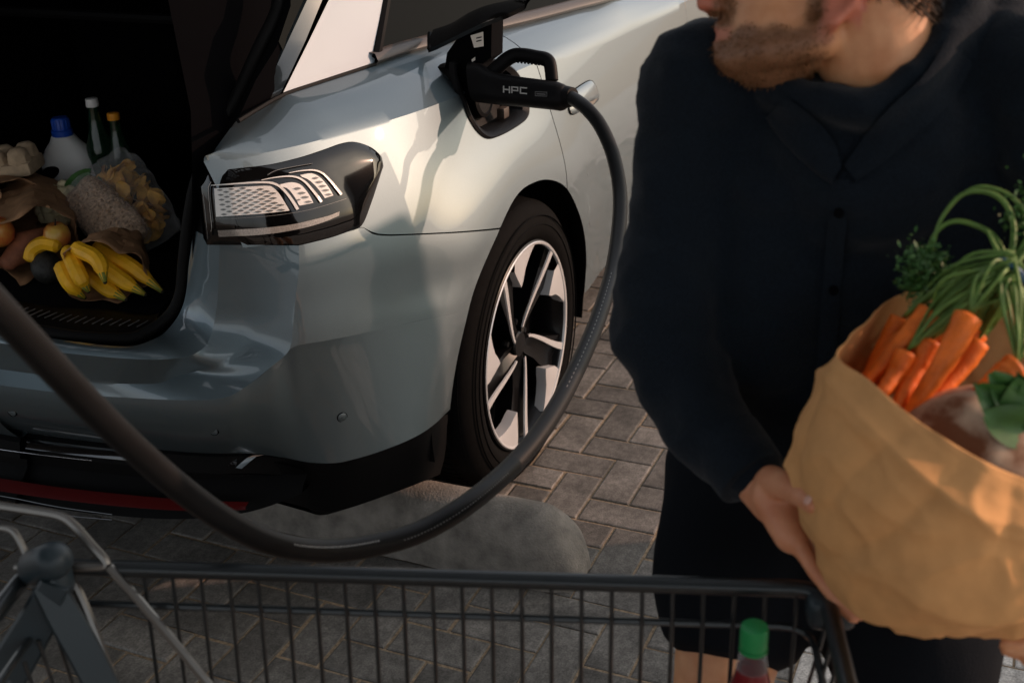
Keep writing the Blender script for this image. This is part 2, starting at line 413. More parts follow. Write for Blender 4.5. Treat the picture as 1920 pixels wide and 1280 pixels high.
# doors
XS2 = 1.42
def door(name, x0, x1, n):
    xs = np.linspace(x0, x1, n) if x0 > 1 else np.concatenate([np.linspace(x0, .4045, 34), np.linspace(.4055, x1, n)])
    lo = lambda x: max(.34, archz(x) if x < .405 else 0)
    a = side_patch(0, 0, 0, 34, lo, lambda x: zsh(x), xs); b = shelf_rows(xs)
    o = obj(name, grid([p + q[1:] for p, q in zip(a, b)]), 'paint', car, angle=30)
    obj('shut_edge', grid([[p, p + V(.0, .018, 0)] for p in (full[-1] if x0 > XS2 else [r for r in (a[0] + b[0][1:])])]), 'gap', o)
    return o
rdoor = door('rear_door', XSH + .002, XS2 - .002, 60)
fdoor = door('front_door', XS2 + .002, 2.45, 24)
for xx in (XSH, XS2):
    zz = np.linspace(max(.34, archz(xx) + .002 if xx < .41 else .34), zsh(xx), 20)
    pts = [V(xx, yside(xx, z) + .004, z) for z in zz] + [r + V(0, .003, -.003) for r in shelf_rows([xx])[0][1:]]
    obj('shut_line', grid([[p - V(.006, 0, 0), p + V(.006, 0, 0)] for p in pts]), 'gap', car)
# wheel-arch lip and liner
AR = [p for p in ARCH]
lip = []
for x, z in resample(cr(AR, 8), 140):
    y = yside(x, z); dx, dz = x, z - .36; L = math.hypot(dx, dz)
    lip.append([V(x, y, z), V(x + dx / L * .001, y + .006, z + dz / L * .003), V(x + dx / L * .012, y + .04, z + dz / L * .012), V(x + dx / L * .03, y + .055, z + dz / L * .03)])
obj('arch_lip', grid(lip), 'trim_black', car)
lin = []
for a in np.linspace(math.radians(-15), math.radians(190), 40):
    lin.append([V(.475 * math.cos(a), y, .36 + .475 * math.sin(a) * .97) for y in (.03, .1, .2, .34)])
obj('arch_liner', grid(lin), 'trim_black', car)
obj('arch_back', ([(-.5, .34, .1), (.5, .34, .1), (.5, .34, .9), (-.5, .34, .9)], [(0, 1, 2, 3)]), 'gap', car)
# --- bumper
bump = []
T = [V(-.955, CY, .57), V(-.947, .80, .57)] + [PX(a, b, Z=c) for a, b, c in ((0, 722, .57), (131, 738, .57), (234, 745, .57), (347, 750, .571), (422, 745, .577), (469, 719, .595), (505, 690, .620))]
Ccr = [PS(*p) for p in ((534, 655), (560, 647), (620, 637), (660, 629), (700, 620), (750, 609), (800, 598), (845, 588), (882, 579))]
Bt = [V(-.875, CY, .405), V(-.868, .80, .405)] + [PX(a, b, Z=c) for a, b, c in ((0, 805, .404), (110, 820, .404), (215, 833, .405), (320, 845, .413), (400, 850, .413), (470, 850, .404), (530, 857, .388))]
Bt2 = [PX(a, b, Z=c) for a, b, c in ((565, 864, .376), (590, 867, .371), (620, 868, .369), (650, 864, .369), (700, 850, .370), (750, 832, .372), (790, 818, .374), (820, 807, .376), (839, 801, .378))]
Tall = cr(T + Ccr, 6); Ball = cr(Bt + Bt2, 6)
# last columns follow the arch edge
rows = []
for i, (a, b) in enumerate(zip(Tall, Ball)):
    f_ = i / (len(Tall) - 1); row = []
    side_w = sstep(.45, .62, f_)
    n_ = V(-1, 0, 0) * (1 - side_w) + V(-.25, -1, 0) * side_w
    # keep the bulge off the arch edge
    bl = (.040 * (1 - side_w) + .004 * side_w) * (1 - sstep(.9, 1, f_) * .6)
    ex_ = 1.9 * (1 - side_w) + .85 * side_w
    for t in np.linspace(0, 1, 25):
        h_ = t ** ex_; row.append(V(a[0] + (b[0] - a[0]) * h_, a[1] + (b[1] - a[1]) * h_, a[2] + (b[2] - a[2]) * t))
    # rolled-under lower edge
    row.append(row[-1] + (V(.012, 0, -.006) * (1 - side_w) + V(.004, .012, -.006) * side_w)); row.append(row[-1] + V(.02, 0, .004) * (1 - side_w) + V(.004, .02, .004) * side_w)
    rows.append(row)
def mirror(vf): return [(p[0], 2 * CY - p[1], p[2]) for p in vf[0]], [tuple(q[::-1]) for q in vf[1]]
def archx(z): return np.interp(z, [a[1] for a in ARCHD[:50]], [a[0] for a in ARCHD[:50]])
def to_arch(rws, lead=20):
    last = [p.copy() for p in rws[-1]]
    for i in range(len(rws) - lead, len(rws)):
        w = ((i - (len(rws) - 1 - lead)) / lead) ** 2
        for j, p in enumerate(rws[i]):
            tx = archx(last[j][2]) + .001; p = p.copy(); p[0] += w * (tx - last[j][0]); p[1] += w * (yside(tx, last[j][2]) - last[j][1]); rws[i][j] = p
to_arch(rows)
lower_skin = grid(rows)
# upper side of the bumper between crease and seam
topc = resample(cr(lampbot + seam[1:], 4), 49); lowc = resample(cr(Ccr, 6), 49)
rows2 = []
for i, (a, b) in enumerate(zip(lowc, topc)):
    row = []
    for t in np.linspace(0, 1, 14):
        p = a + (b - a) * t; x = p[0]
        row.append(V(x, p[1] + (yside(x, p[2]) - p[1]) * .9 + .006 * (1 - t) ** 6 * 0 + .012 * math.sin(math.pi * t) ** 2 * (1 - t), p[2] - (.0015 if t == 1 else 0)))
    rows2.append(row)
to_arch(rows2)
upper_skin = grid(rows2)
# recess below the lamp and the loading step
e_ = rows2[0]; Bc = [e_[13], e_[10], e_[6], e_[3], e_[0]] + [PX(505, 690, Z=.620), PX(469, 719, Z=.595), PX(422, 745, Z=.577), PX(347, 750, Z=.571), PX(234, 745, Z=.57), PX(131, 738, Z=.57), PX(0, 722, Z=.57), V(-.947, .80, .57), V(-.955, CY, .57)]
Ac = [PX(412, 459, X=-.775), PX(410, 510, X=-.776), PX(408, 560, X=-.778), PX(401, 607, X=-.785), PX(390, 642, X=-.805), PX(372, 659, X=-.83), PX(350, 669, X=-.855), PX(328, 672, Z=.660), PX(281, 674, Z=.661), PX(211, 670, Z=.662), PX(117, 661, Z=.662), PX(20, 646, Z=.662), V(-.938, .80, .662), V(-.945, CY, .662)]
Ic = [None] * 5 + [PX(415, 684, Z=.628), PX(362, 697, Z=.612), PX(328, 707, Z=.604), PX(290, 719, Z=.596), PX(187, 717, Z=.596), PX(94, 705, Z=.596), PX(0, 692, Z=.596), V(-.920, .80, .596), V(-.927, CY, .596)]
for k in range(5):
    t = (.72, .7, .66, .60, .52)[k]; Ic[k] = Ac[k] * t + Bc[k] * (1 - t) + V((0, .002, .006, .010, .012)[k], 0, 0)
As, Is, Bs = cr(Ac, 6), cr(Ic, 6), cr(Bc, 6)
rows2[0] = [Bs[24] if k == 0 else np.array([np.interp(rows2[0][k][2], [q[2] for q in Bs[24::-1]], [q[c] for q in Bs[24::-1]]) for c in range(3)]) for k in range(14)]
upper_skin = grid(rows2)
rec = []
for a, i_, b in zip(As, Is, Bs):
    r = []
    for t in np.linspace(0, 1, 7): r.append(a + (i_ - a) * t)
    for t in np.linspace(0, 1, 9)[1:]: r.append(i_ + (b - i_) * t)
    # soften the fold
    for _ in range(0): r = [r[0]] + [(r[j - 1] + 2 * r[j] + r[j + 1]) / 4 for j in range(1, len(r) - 1)] + [r[-1]]
    rec.append(r)
recess = grid(rec)
# jamb: from that edge forward to the rubber seal
Sc = [PX(363, 431, X=-.725), PX(358, 465, X=-.73), PX(353, 502, X=-.735), PX(350, 540, X=-.742), PX(343, 572, X=-.75), PX(330, 598, X=-.77), PX(309, 623, X=-.80), PX(285, 637, Z=.674), PX(245, 649, Z=.672), PX(190, 646, Z=.672), PX(110, 636, Z=.672), PX(20, 624, Z=.672), V(-.922, .80, .672), V(-.928, CY, .672)]
Ss = cr(Sc, 6)
jamb = grid([[a + (s - a) * t + V(-.006, 0, .006) * math.sin(math.pi * t) for t in np.linspace(0, 1, 6)] for a, s in zip(As, Ss)])
# jamb continues behind the lamp up to the shoulder
jt = [[PX(412, 459, X=-.775), PX(363, 431, X=-.725)], [PX(400, 400, X=-.755), PX(371, 384, X=-.715)], [PX(392, 330, X=-.735), PX(380, 335, X=-.70)], [PX(392, 302, Z=1.019), PX(388, 303, X=-.69)]]
bumper = obj('rear_bumper', merge(lower_skin, upper_skin, recess, jamb), 'paint', car, angle=33)
obj('boot_jamb', grid(jt), 'trim_black', car)
obj('rear_bumper', merge(mirror(lower_skin), mirror(recess), mirror(jamb)), 'paint', car, angle=33)
# seam shadow gap
obj('panel_gap', grid([[p + V(.0, .004, .004), p + V(0, .004, -.004)] for p in cr(seam, 4)]), 'gap', car)
# parking sensors
for (a, b) in ((22, 772), (400, 807), (642, 782)):
    # nearest bumper vertex and its outward direction
    best = min((p for r in rows for p in r[1:23]), key=lambda p: abs(960 + FPX * ((p - CAM) @ CR) / ((p - CAM) @ CF) - a) + abs(640 + FPX * ((p - CAM) @ CD) / ((p - CAM) @ CF) - b))
    d = ray(a, b); c = CAM + d * ((best - CAM) @ CF + .0015)
    n = V(-1, -.05, -.05) if a < 500 else V(-.62, -.78, -.12)
    n = n / np.linalg.norm(n)
    s = obj('parking_sensor', lathe([(0.0098, -.01), (.0098, .0004), (.0088, .0010), (.0, .0011)], 20, c, n), 'paint', bumper)
    obj('sensor_ring', lathe([(.0112, -.012), (.0112, .0006), (.0100, .0006), (.0100, -.012)], 20, c, n), 'gap', s)
# black lower bumper (diffuser), chrome strips and red reflector
lo = []
LB = [V(-.86, CY, .40), V(-.855, .80, .40)] + [PX(a, b, Z=c) + V(.015, 0, 0) for a, b, c in ((0, 806, .40), (110, 821, .40), (215, 834, .402), (320, 846, .41), (400, 851, .41), (470, 851, .40), (530, 858, .385), (590, 868, .37), (650, 865, .37), (750, 833, .372), (800, 815, .374), (838, 802, .345))]
for p in cr(LB, 4):
    k = sstep(.36, .12, p[1])
    s1 = p + V(-.012, .0, -.008) * (1 - k) + V(.008, .012, -.012) * k
    s2 = s1 + V(-.008, 0, -.035) * (1 - k) + V(.004, .006, -.045) * k
    s3 = s2 + V(.05, 0, -.03) * (1 - k) + V(.004, .010, -.045) * k
    s4 = s3 + V(-.03, 0, -.035) * (1 - k) + V(.006, .016, -.045) * k
    s5 = s4 + V(.16, 0, -.03) * (1 - k) + V(.01, .05, -.03) * k
    lo.append([p + V(.02, .012, .015), s1, s2, s3, s4, s5, s5 + V(.30 * (1 - k), .25, .01)])
low = obj('lower_bumper', grid(lo), 'trim_black', car, angle=25)
obj('lower_bumper', mirror(grid(lo)), 'trim_black', car, angle=25)
# gloss strip right under the paint, seen with reflections
st = [PX(a, b, Z=z) + V(-.004, 0, 0) for a, b, z in ((-120, 792, .392), (0, 812, .392), (150, 832, .392), (300, 848, .395), (400, 855, .395), (450, 852, .395))]
st2 = [PX(a, b, Z=z) + V(-.004, 0, 0) for a, b, z in ((-120, 813, .375), (0, 832, .375), (150, 852, .375), (300, 866, .378), (400, 870, .380), (445, 870, .382))]
obj('gloss_strip', grid([[a, a * .7 + b * .3 + V(-.004, 0, 0), b] for a, b in zip(cr(st, 4), cr(st2, 4))]), 'gloss_black', low)
tr = [PX(a, b, Z=.372) + V(-.012, 0, 0) for a, b in ((-120, 818), (0, 836), (90, 848), (180, 858))]
obj('chrome_strip', tube(cr(tr, 4), .0012, 6), 'chrome', low)
obj('chrome_blade', grid([[PX(447, 872, Z=.378) + V(-.01, 0, 0), PX(458, 874, Z=.378) + V(-.01, 0, 0)], [PX(470, 852, Z=.393) + V(-.012, 0, 0), PX(487, 850, Z=.393) + V(-.012, 0, 0)], [PX(482, 848, Z=.396) + V(-.012, 0, 0), PX(500, 848, Z=.396) + V(-.01, 0, 0)]]), 'chrome', low)
rt = [PX(a, b, Z=z) + V(-.016, 0, 0) for a, b, z in ((-120, 878, .312), (0, 896, .312), (120, 914, .312), (250, 928, .314), (370, 938, .316), (470, 941, .319))]
rb = [PX(a, b, Z=z) + V(-.016, 0, 0) for a, b, z in ((-120, 896, .299), (0, 912, .299), (120, 929, .299), (250, 943, .301), (370, 950, .306), (468, 948, .312))]
obj('red_reflector', grid([[a + V(.01, 0, .004), a, b, b + V(.01, 0, -.004)] for a, b in zip(cr(rt, 4), cr(rb, 4))]), 'red_refl', low)
for dz, yo in ((.278, 24), (.262, 38)):
    obj('lower_edge_trim', tube(cr([PX(a, b + yo, Z=dz) for a, b in ((-120, 890), (0, 905), (110, 926), (210, 940 if yo < 30 else 936))], 4), .0010, 6), 'dim_metal', low)
dt = [V(-.86, CY, .375), V(-.855, .80, .375)] + [PX(a, b, Z=z) + V(.012, 0, 0) for a, b, z in ((0, 832, .375), (150, 852, .375), (300, 866, .378), (400, 868, .380), (480, 866, .376), (560, 884, .36))]
db_ = [V(-.93, CY, .262), V(-.92, .80, .262)] + [PX(a, b, Z=z) + V(.012, 0, 0) for a, b, z in ((0, 944, .262), (150, 966, .262), (300, 978, .266), (400, 974, .274), (480, 960, .286), (560, 930, .31))]
dif = [[a, a * .6 + b * .4 + V(.02, 0, 0), b * .75 + a * .25 + V(.006, 0, 0), b, b + V(.10, .02, -.012)] for a, b in zip(cr(dt, 4), cr(db_, 4))]
obj('diffuser', grid(dif), 'trim_black', low, angle=25); obj('diffuser', mirror(grid(dif)), 'trim_black', low, angle=25)
# underside and boot shell
obj('underbody', box((1.35, CY, .27), (3.7, 1.44, .12), .03), 'trim_black', car)

# --- tail lamp: pieces traced on the skin, standing proud of it
def z2(pts): return [(340 + .2344 * a, 200 + .2344 * b) for a, b in pts]
ltop = z2([(158, 640), (190, 600), (240, 522), (420, 500), (700, 468), (950, 410), (1150, 345), (1270, 302), (1380, 285), (1500, 318), (1570, 365), (1605, 410), (1616, 470)])
lbot = z2([(205, 1105), (230, 1106), (300, 1106), (480, 1106), (700, 1106), (880, 1104), (960, 1099), (1080, 1070), (1200, 1040), (1320, 1000), (1440, 955), (1520, 770), (1616, 480)])
lt, lb_ = resample(cr(ltop, 5), 50), resample(cr(lbot, 5), 50)
lrow = []
for i, (a, b) in enumerate(zip(lt, lb_)):
    r = []
    for j, t in enumerate(np.linspace(0, 1, 15)):
        p = a + (b - a) * t; e = min(1, 4 * t, 4 * (1 - t)); ex = min(1, i / 4, (49 - i) / 5)
        r.append(PS(p[0], p[1], .004 + .010 * math.sqrt(max(0, e * ex))))
    lrow.append(r)
lamp = obj('tail_lamp', grid(lrow), 'lamp_black', car, angle=180)
rim_loop = [r[0] for r in lrow] + [r[-1] for r in lrow][::-1]
back_in = V(.03, .03, 0)
obj('lamp_edge', grid([[p, p + back_in] for p in rim_loop + rim_loop[:1]]), 'gap', lamp)
def patch(top, bot, off, name, mt, parent, n=16, m=5, smoothc=True):
    a = resample(cr(z2(top), 5), n); b = resample(cr(z2(bot), 5), n)
    return obj(name, grid([[PS(*(p + (q - p) * t), off) for t in np.linspace(0, 1, m)] for p, q in zip(a, b)]), mt, parent, angle=180)
LO = .0148
p1t = [(262, 655), (480, 643), (690, 633), (740, 652), (790, 705), (830, 770), (866, 830)]; p1b = [(278, 882), (400, 873), (520, 865), (640, 856), (740, 846), (810, 838), (864, 832)]
panels = [patch(p1t, p1b, LO, 'lens_panel', 'lens_white', lamp, 26, 8)]
panels.append(patch([(790, 622), (880, 605), (950, 622), (1000, 672), (1035, 725), (1056, 770)], [(800, 640), (850, 655), (890, 700), (920, 745), (935, 775), (946, 792)], LO, 'lens_panel', 'lens_white', lamp, 16, 6))
panels.append(patch([(950, 548), (1040, 534), (1110, 566), (1160, 620), (1195, 670), (1216, 710)], [(965, 562), (1010, 580), (1060, 620), (1105, 670), (1130, 705), (1148, 732)], LO, 'lens_panel', 'lens_white', lamp, 16, 6))
def stripe(pts, w0, w1, name, mt, off=LO + .002, n=30):
    c = resample(cr(z2(pts), 5), n); out = []
    for i, p in enumerate(c):
        t = c[min(i + 1, n - 1)] - c[max(i - 1, 0)]; t /= np.linalg.norm(t); w = .2344 * (w0 + (w1 - w0) * i / (n - 1)) / 2; q = np.array((-t[1], t[0])) * w
        out.append([PS(*(p - q), off - .004), PS(*(p - q * .9), off), PS(*(p + q * .9), off), PS(*(p + q), off - .004)])
    return obj(name, grid(out), mt, lamp, angle=60)
stripe([(240, 630), (430, 617), (610, 606), (720, 610), (790, 640), (850, 700), (900, 770), (932, 822)], 7, 26, 'light_guide', 'lens_white', LO + .004)
stripe([(640, 588), (740, 568), (850, 557), (925, 565), (990, 602), (1045, 662), (1090, 718), (1122, 762)], 5, 25, 'light_guide', 'lens_white', LO + .004)
stripe([(860, 530), (960, 513), (1060, 508), (1130, 533), (1190, 590), (1240, 650), (1282, 702)], 5, 24, 'light_guide', 'lens_white', LO + .004)
stripe([(236, 602), (216, 660), (226, 800), (242, 960), (235, 1000)], 7, 5, 'light_guide', 'lens_grey', LO + .004)
stripe([(190, 602), (168, 650), (185, 800), (205, 990), (212, 1060)], 5, 4, 'light_guide', 'lens_dark', LO + .004)
patch([(290, 990), (500, 980), (700, 966), (900, 940), (1050, 905), (1180, 872), (1265, 838)], [(300, 1042), (450, 1036), (600, 1028), (800, 1005), (1000, 965), (1150, 920), (1262, 872)], LO, 'reflector_strip', 'lens_grey', lamp, 30, 5)
stripe([(270, 898), (500, 890), (760, 868), (1000, 830), (1200, 775), (1320, 735)], 4, 4, 'lens_ridge', 'lens_dark', LO + .001)
stripe([(690, 545), (760, 510), (900, 480), (1050, 455)], 6, 2, 'lens_ridge', 'lens_dark', LO + .001)
# dark diamonds of the lens panels
def diamonds(rows_, off=LO + .0022):
    v, f = [], []
    for (cx, cy, w, h) in rows_:
        b = len(v)
        for a in range(8):
            th = a * math.pi / 4; kx = math.cos(th); ky = math.sin(th)
            v.append(PS(*z2([(cx + w * kx, cy + h * ky * (.72 if a % 2 else 1))])[0], off))
        f.append(tuple(range(b, b + 8)))
    return v, f
dd = []
poly1 = p1t + p1b[::-1]
for r in range(12):
    for c in range(8):
        x = 308 + c * 92 + (r % 2) * 46 + r * 3.2; y = 668 + r * 19.5 - c * 7.5 - (r % 2) * 4
        w = 24 + c * 1.6
        if all(inpoly(x + sx * w * .9, y + sy * 8, poly1) for sx in (-1, 1) for sy in (-1, 1)): dd.append((x, y, w, 8.2))
obj('lens_pattern', diamonds(dd), 'lens_dark', panels[0], angle=180)
obj('lens_pattern', diamonds([(930, 654, 30, 10), (965, 690, 31, 10), (992, 724, 31, 10), (1018, 760, 30, 9), (940, 745, 16, 7)]), 'lens_dark', panels[1], angle=180)
obj('lens_pattern', diamonds([(1075, 570, 26, 9), (1105, 602, 30, 10), (1132, 635, 30, 10), (1158, 668, 29, 10), (1180, 702, 28, 9)]), 'lens_dark', panels[2], angle=180)
# --- window line, pillars and glass
def lean(p, dz, k=.36): return p + V(0, dz * k, dz)
bl = [PX(a, b, Z=c) + V(0, .006, .002) for a, b, c in belt_px[:3]]
def on_lean(px, py, x0=None):
    """pixel on the leaning side-window plane through the belt line"""
    d = ray(px, py); lo_, hi_ = 1.5, 6
    def g(t):
        P = CAM + d * t; yb = np.interp(P[0], belt_x, belt_y); zb = np.interp(P[0], belt_x, belt_z); return P[1] - (yb + (P[2] - zb) * .36)
    for _ in range(40):
        m = (lo_ + hi_) / 2
        if g(m) > 0: hi_ = m
        else: lo_ = m
    return CAM + d * hi_
def extend(p, q, k): return q + (q - p) * k
tl, tr_ = extend(on_lean(529, 177), on_lean(612, 0), 1.6), extend(on_lean(702, 118), on_lean(722, 0), 2.4)
qw = [[on_lean(529, 178) * (1 - t) + on_lean(701, 121) * t, tl * (1 - t) + tr_ * t] for t in np.linspace(0, 1, 9)]
obj('pillar_trim', grid([[a + (b - a) * s + V(0, -.006 * math.sin(math.pi * s), 0) for s in np.linspace(0, 1, 6)] for a, b in qw]), 'silver', car)
# dark D-pillar between the boot opening and the silver trim
pil = []
for (a, b), (c, d), dep in (((444, 226), (527, 179), -.60), ((478, 150), (548, 135), -.58), ((515, 70), (576, 75), -.55), ((551, 0), (606, 2), -.53)):
    q = on_lean(c, d) + V(-.002, .002, 0); p = PX(a, b, X=q[0] - .045)
    m_ = PX((a * .55 + c * .45), (b * .55 + d * .45), X=q[0] - .035)
    pil.append([p + V(.06, .05, 0), p, m_, q])
e0, e1 = pil[-2], pil[-1]; pil.append([extend(a, b, 3.2) for a, b in zip(e0, e1)])
obj('rear_pillar', grid([[w for w in r] for r in pil]), 'pillar', car, angle=25)
obj('rear_pillar', mirror(grid(pil)), 'pillar', car, angle=25)
obj('window_pane', grid([[V(x, 2 * CY - np.interp(x, belt_x, belt_y) - (z - 1.06) * .36, z) for z in (1.03, 1.25, 1.5)] for x in np.linspace(-.55, 2.4, 14)]), 'glass_dark', car)
obj('window_seal', tube(cr([on_lean(a, b) + V(0, -.003, 0) for a, b in ((444, 227), (485, 202), (529, 178), (600, 154), (701, 121))], 3), .0045, 6), 'rubber', car)
# door glass, B-pillar and belt trim of the doors
xs = np.linspace(-.46, 1.32, 24)
def gl(x, z): yb = np.interp(x, belt_x, belt_y); zb = np.interp(x, belt_x, belt_z); return V(x, yb + (z - zb) * .36 + .012, z)
obj('window_pane', grid([[gl(x - .10 * (z - 1.09), z) for z in np.linspace(np.interp(x, belt_x, belt_z) - .01, 1.53, 5)] for x in xs]), 'glass_dark', rdoor)
obj('window_pane', grid([[gl(x, z) for z in np.linspace(np.interp(x, belt_x, belt_z) - .01, 1.53, 5)] for x in np.linspace(1.50, 2.5, 14)]), 'glass_dark', fdoor)
obj('window_frame', grid([[gl(x, z) + V(0, -.012, 0) for x in (1.33, 1.49)] for z in np.linspace(1.0, 1.46, 5)]), 'gloss_black', car)
wt = [on_lean(a, b) for a, b in ((700, 118), (760, 98), (860, 71), (921, 56), (1000, 37), (1083, 15), (1150, -3))] + [V(1.5, .105, 1.02)]
obj('belt_trim', grid([[p + V(0, -.004, -.004), p + V(0, -.012, .004), p + V(0, -.006, .019), p + V(0, .012, .022)] for p in cr(wt, 4)]), 'trim_brown', rdoor, angle=60)
obj('window_frame', tube([on_lean(704, 112), on_lean(723, 0), extend(on_lean(704, 112), on_lean(723, 0), 1.5)], .012, 8), 'trim_black', rdoor)
# roof and raised tailgate above the frame
obj('roof', grid([[V(x, y, 1.53 - .05 * ((y - CY) / .62) ** 2 - .03 * max(0, -x) ** 2) for y in np.linspace(CY - .62, CY + .62, 9)] for x in np.linspace(-.45, 2.3, 10)]), 'paint', car)
tg = [[V(-.42 - .40 * t, y, 1.53 + .80 * t + .10 * math.sin(math.pi * t) - .02 * ((y - CY) / .6) ** 2) for y in np.linspace(CY - .58, CY + .58, 9)] for t in np.linspace(0, 1, 8)]
obj('tailgate', merge(grid(tg), grid([[p + V(-.02, 0, -.06) for p in r] for r in tg])), 'interior', car)
# --- boot interior
FL = .640
obj('boot_floor', box((-.28, CY, FL - .02), (.98, 1.24, .04), .008), 'carpet', car)
for s in (-1, 1):
    w = []
    for x in np.linspace(-.74, .22, 8):
        yb = .60 - .06 * sstep(-.6, -.74, x)
        w.append([V(x, CY + s * yb, FL - .02), V(x, CY + s * yb, FL + .12), V(x, CY + s * (yb + .03), FL + .3), V(x, CY + s * (yb + .04), 1.0), V(x + .03, CY + s * (yb + .03), 1.09), V(x + .1, CY + s * (yb - .06), 1.53)])
    obj('boot_side_trim', grid(w), 'interior', car)
for s in (-1, 1): obj('boot_lining', ([(-.55, CY + s * .66, .6), (.45, CY + s * .66, .6), (.45, CY + s * .56, 1.53), (-.40, CY + s * .56, 1.53)], [(0, 1, 2, 3)]), 'interior', car)
for k in (-1, 0, 1):
    obj('seat_back', bumpy(box((.30, CY + k * .39, 1.0), (.14, .385, .78), .05, seg=3), .004, 9), 'interior', car)
obj('cabin_partition', ([(.40, CY - .75, .3), (.40, CY + .75, .3), (.40, CY + .66, 1.53), (.40, CY - .66, 1.53)], [(0, 1, 2, 3)]), 'interior', car)
obj('boot_cover', box((.02, CY, 1.16), (.52, 1.2, .02), .008), 'interior', car)
obj('cover_edge', tube([V(-.245, CY - .55, 1.16), V(-.245, CY + .55, 1.16)], .012, 8), 'trim_black', car)
# sill plate with ribs and rubber seal
sp = [V(-.83, CY, .668), V(-.825, .75, .668), PX(150, 600, Z=.668), PX(240, 612, Z=.668), PX(295, 596, Z=.67), PX(318, 560, Z=.69)]
sill_rows = []
for i, p in enumerate(cr(sp, 5)):
    sill_rows.append([p + V(.11, .03, -.024), p + V(.06, .02, -.006), p + V(.0, 0, 0), p + V(-.035, -.008, -.004), p + V(-.05, -.012, -.03)])
sill = obj('sill_plate', grid(sill_rows), 'trim_black', car, angle=40)
obj('sill_plate', mirror(grid(sill_rows)), 'trim_black', car, angle=40)
for k in range(26):
    y = .50 + k * .019
    px_ = -.83 + .03 * sstep(.66, .46, y)
    obj('rib', tube([V(px_ + .012, y, .6705), V(px_ + .052, y + .006, .6655)], .0012, 5), 'print_dim', sill)
seal_px = [(525, -20, -.52), (517, 26, -.545), (484, 94, -.59), (445, 180, -.62), (410, 240, -.65), (383, 300, -.67), (366, 349, -.685), (356, 400, -.70), (349, 450, -.712), (344, 502, -.722), (340, 545, -.732), (328, 578, -.745), (305, 604, -.765), (272, 625, -.795), (235, 636, -.825)]
seal_c = [PX(a, b, X=c) for a, b, c in seal_px] + [PX(150, 632, X=-.86), PX(60, 619, X=-.885), V(-.905, .80, .674), V(-.912, CY, .674)]
seal_c = [extend(seal_c[1], seal_c[0], 4)] + seal_c
ST = tube(cr(seal_c, 6), .0125, 10)
obj('boot_seal', ST, 'rubber', car); obj('boot_seal', mirror(ST), 'rubber', car)
# filler between the seal and the pillar / wing edge
fe = [[PX(a, b, X=c) + V(.01, 0, 0), PX(d, e, X=c - .004)] for (a, b, c), (d, e) in zip(seal_px[:7], ((545, -20), (545, 12), (520, 86), (480, 150), (450, 215), (398, 292), (384, 340)))]
obj('pillar_inner_trim', grid(fe), 'trim_black', car)
# --- wheel
wheel = empty('wheel', (0, .12, .36)); wheel.parent = car; wheel.matrix_parent_inverse = world_mat(car).inverted()
def ring(prof, n=72, c=(0, 0, .36)):
    """prof: (radius, y)"""
    rows = [[V(c[0] + r * math.cos(a), y, c[2] + r * math.sin(a)) for a in np.linspace(0, 2 * math.pi, n, endpoint=False)] for r, y in prof]
    return grid(rows, True)
tp = [(.262, .012), (.275, .000), (.292, -.004), (.31, -.003), (.333, .004), (.350, .016), (.358, .030), (.3600, .05), (.3605, .12), (.3600, .195), (.355, .22), (.33, .235), (.27, .24)]
tyre = obj('tyre', ring(tp, 96), 'tyre', wheel, angle=50)
tv, tf = [], []
for k in range(90):                                   # tread blocks at the shoulder
    a = 2 * math.pi * k / 90
    for (y0, y1, r0, sk) in ((.024, .062, .3575, .01), (.068, .11, .3595, .02), (.116, .16, .3595, -.02), (.166, .205, .3585, -.01)):
        b = len(tv); h = .0042
        for rr in (r0 - .006, r0 + h):
            for yy, aa in ((y0, a + sk), (y1, a + sk * 1.6), (y1, a + sk * 1.6 + .052), (y0, a + sk + .052)):
                rr2 = rr - (.006 if yy < .03 else 0); tv.append((rr2 * math.cos(aa), yy, .36 + rr2 * math.sin(aa)))
        tf += [(b + 4, b + 5, b + 6, b + 7)] + [(b + i, b + (i + 1) % 4, b + 4 + (i + 1) % 4, b + 4 + i) for i in range(4)]
tag(obj('tread_blocks', (tv, tf), 'tyre', tyre, smooth=False), kind='stuff')
for rr in (.30, .322): obj('sidewall_rib', ring([(rr - .002, -.003), (rr, -.0062), (rr + .002, -.003)], 96), 'tyre', tyre)
rim = obj('rim', merge(ring([(.262, .014), (.262, .002), (.2565, -.001), (.252, .002), (.249, .012), (.240, .03), (.232, .10), (.232, .2)], 96), ring([(.001, .075), (.232, .085)], 48)), 'rim_black', wheel, angle=40)
obj('rim_edge', ring([(.2585, -.0012), (.2565, -.0032), (.2515, -.0016), (.2500, .004)], 96), 'rim_cut', rim)
def pol(r, deg, y): a = math.radians(deg); return V(r * math.cos(a), y, .36 + r * math.sin(a))
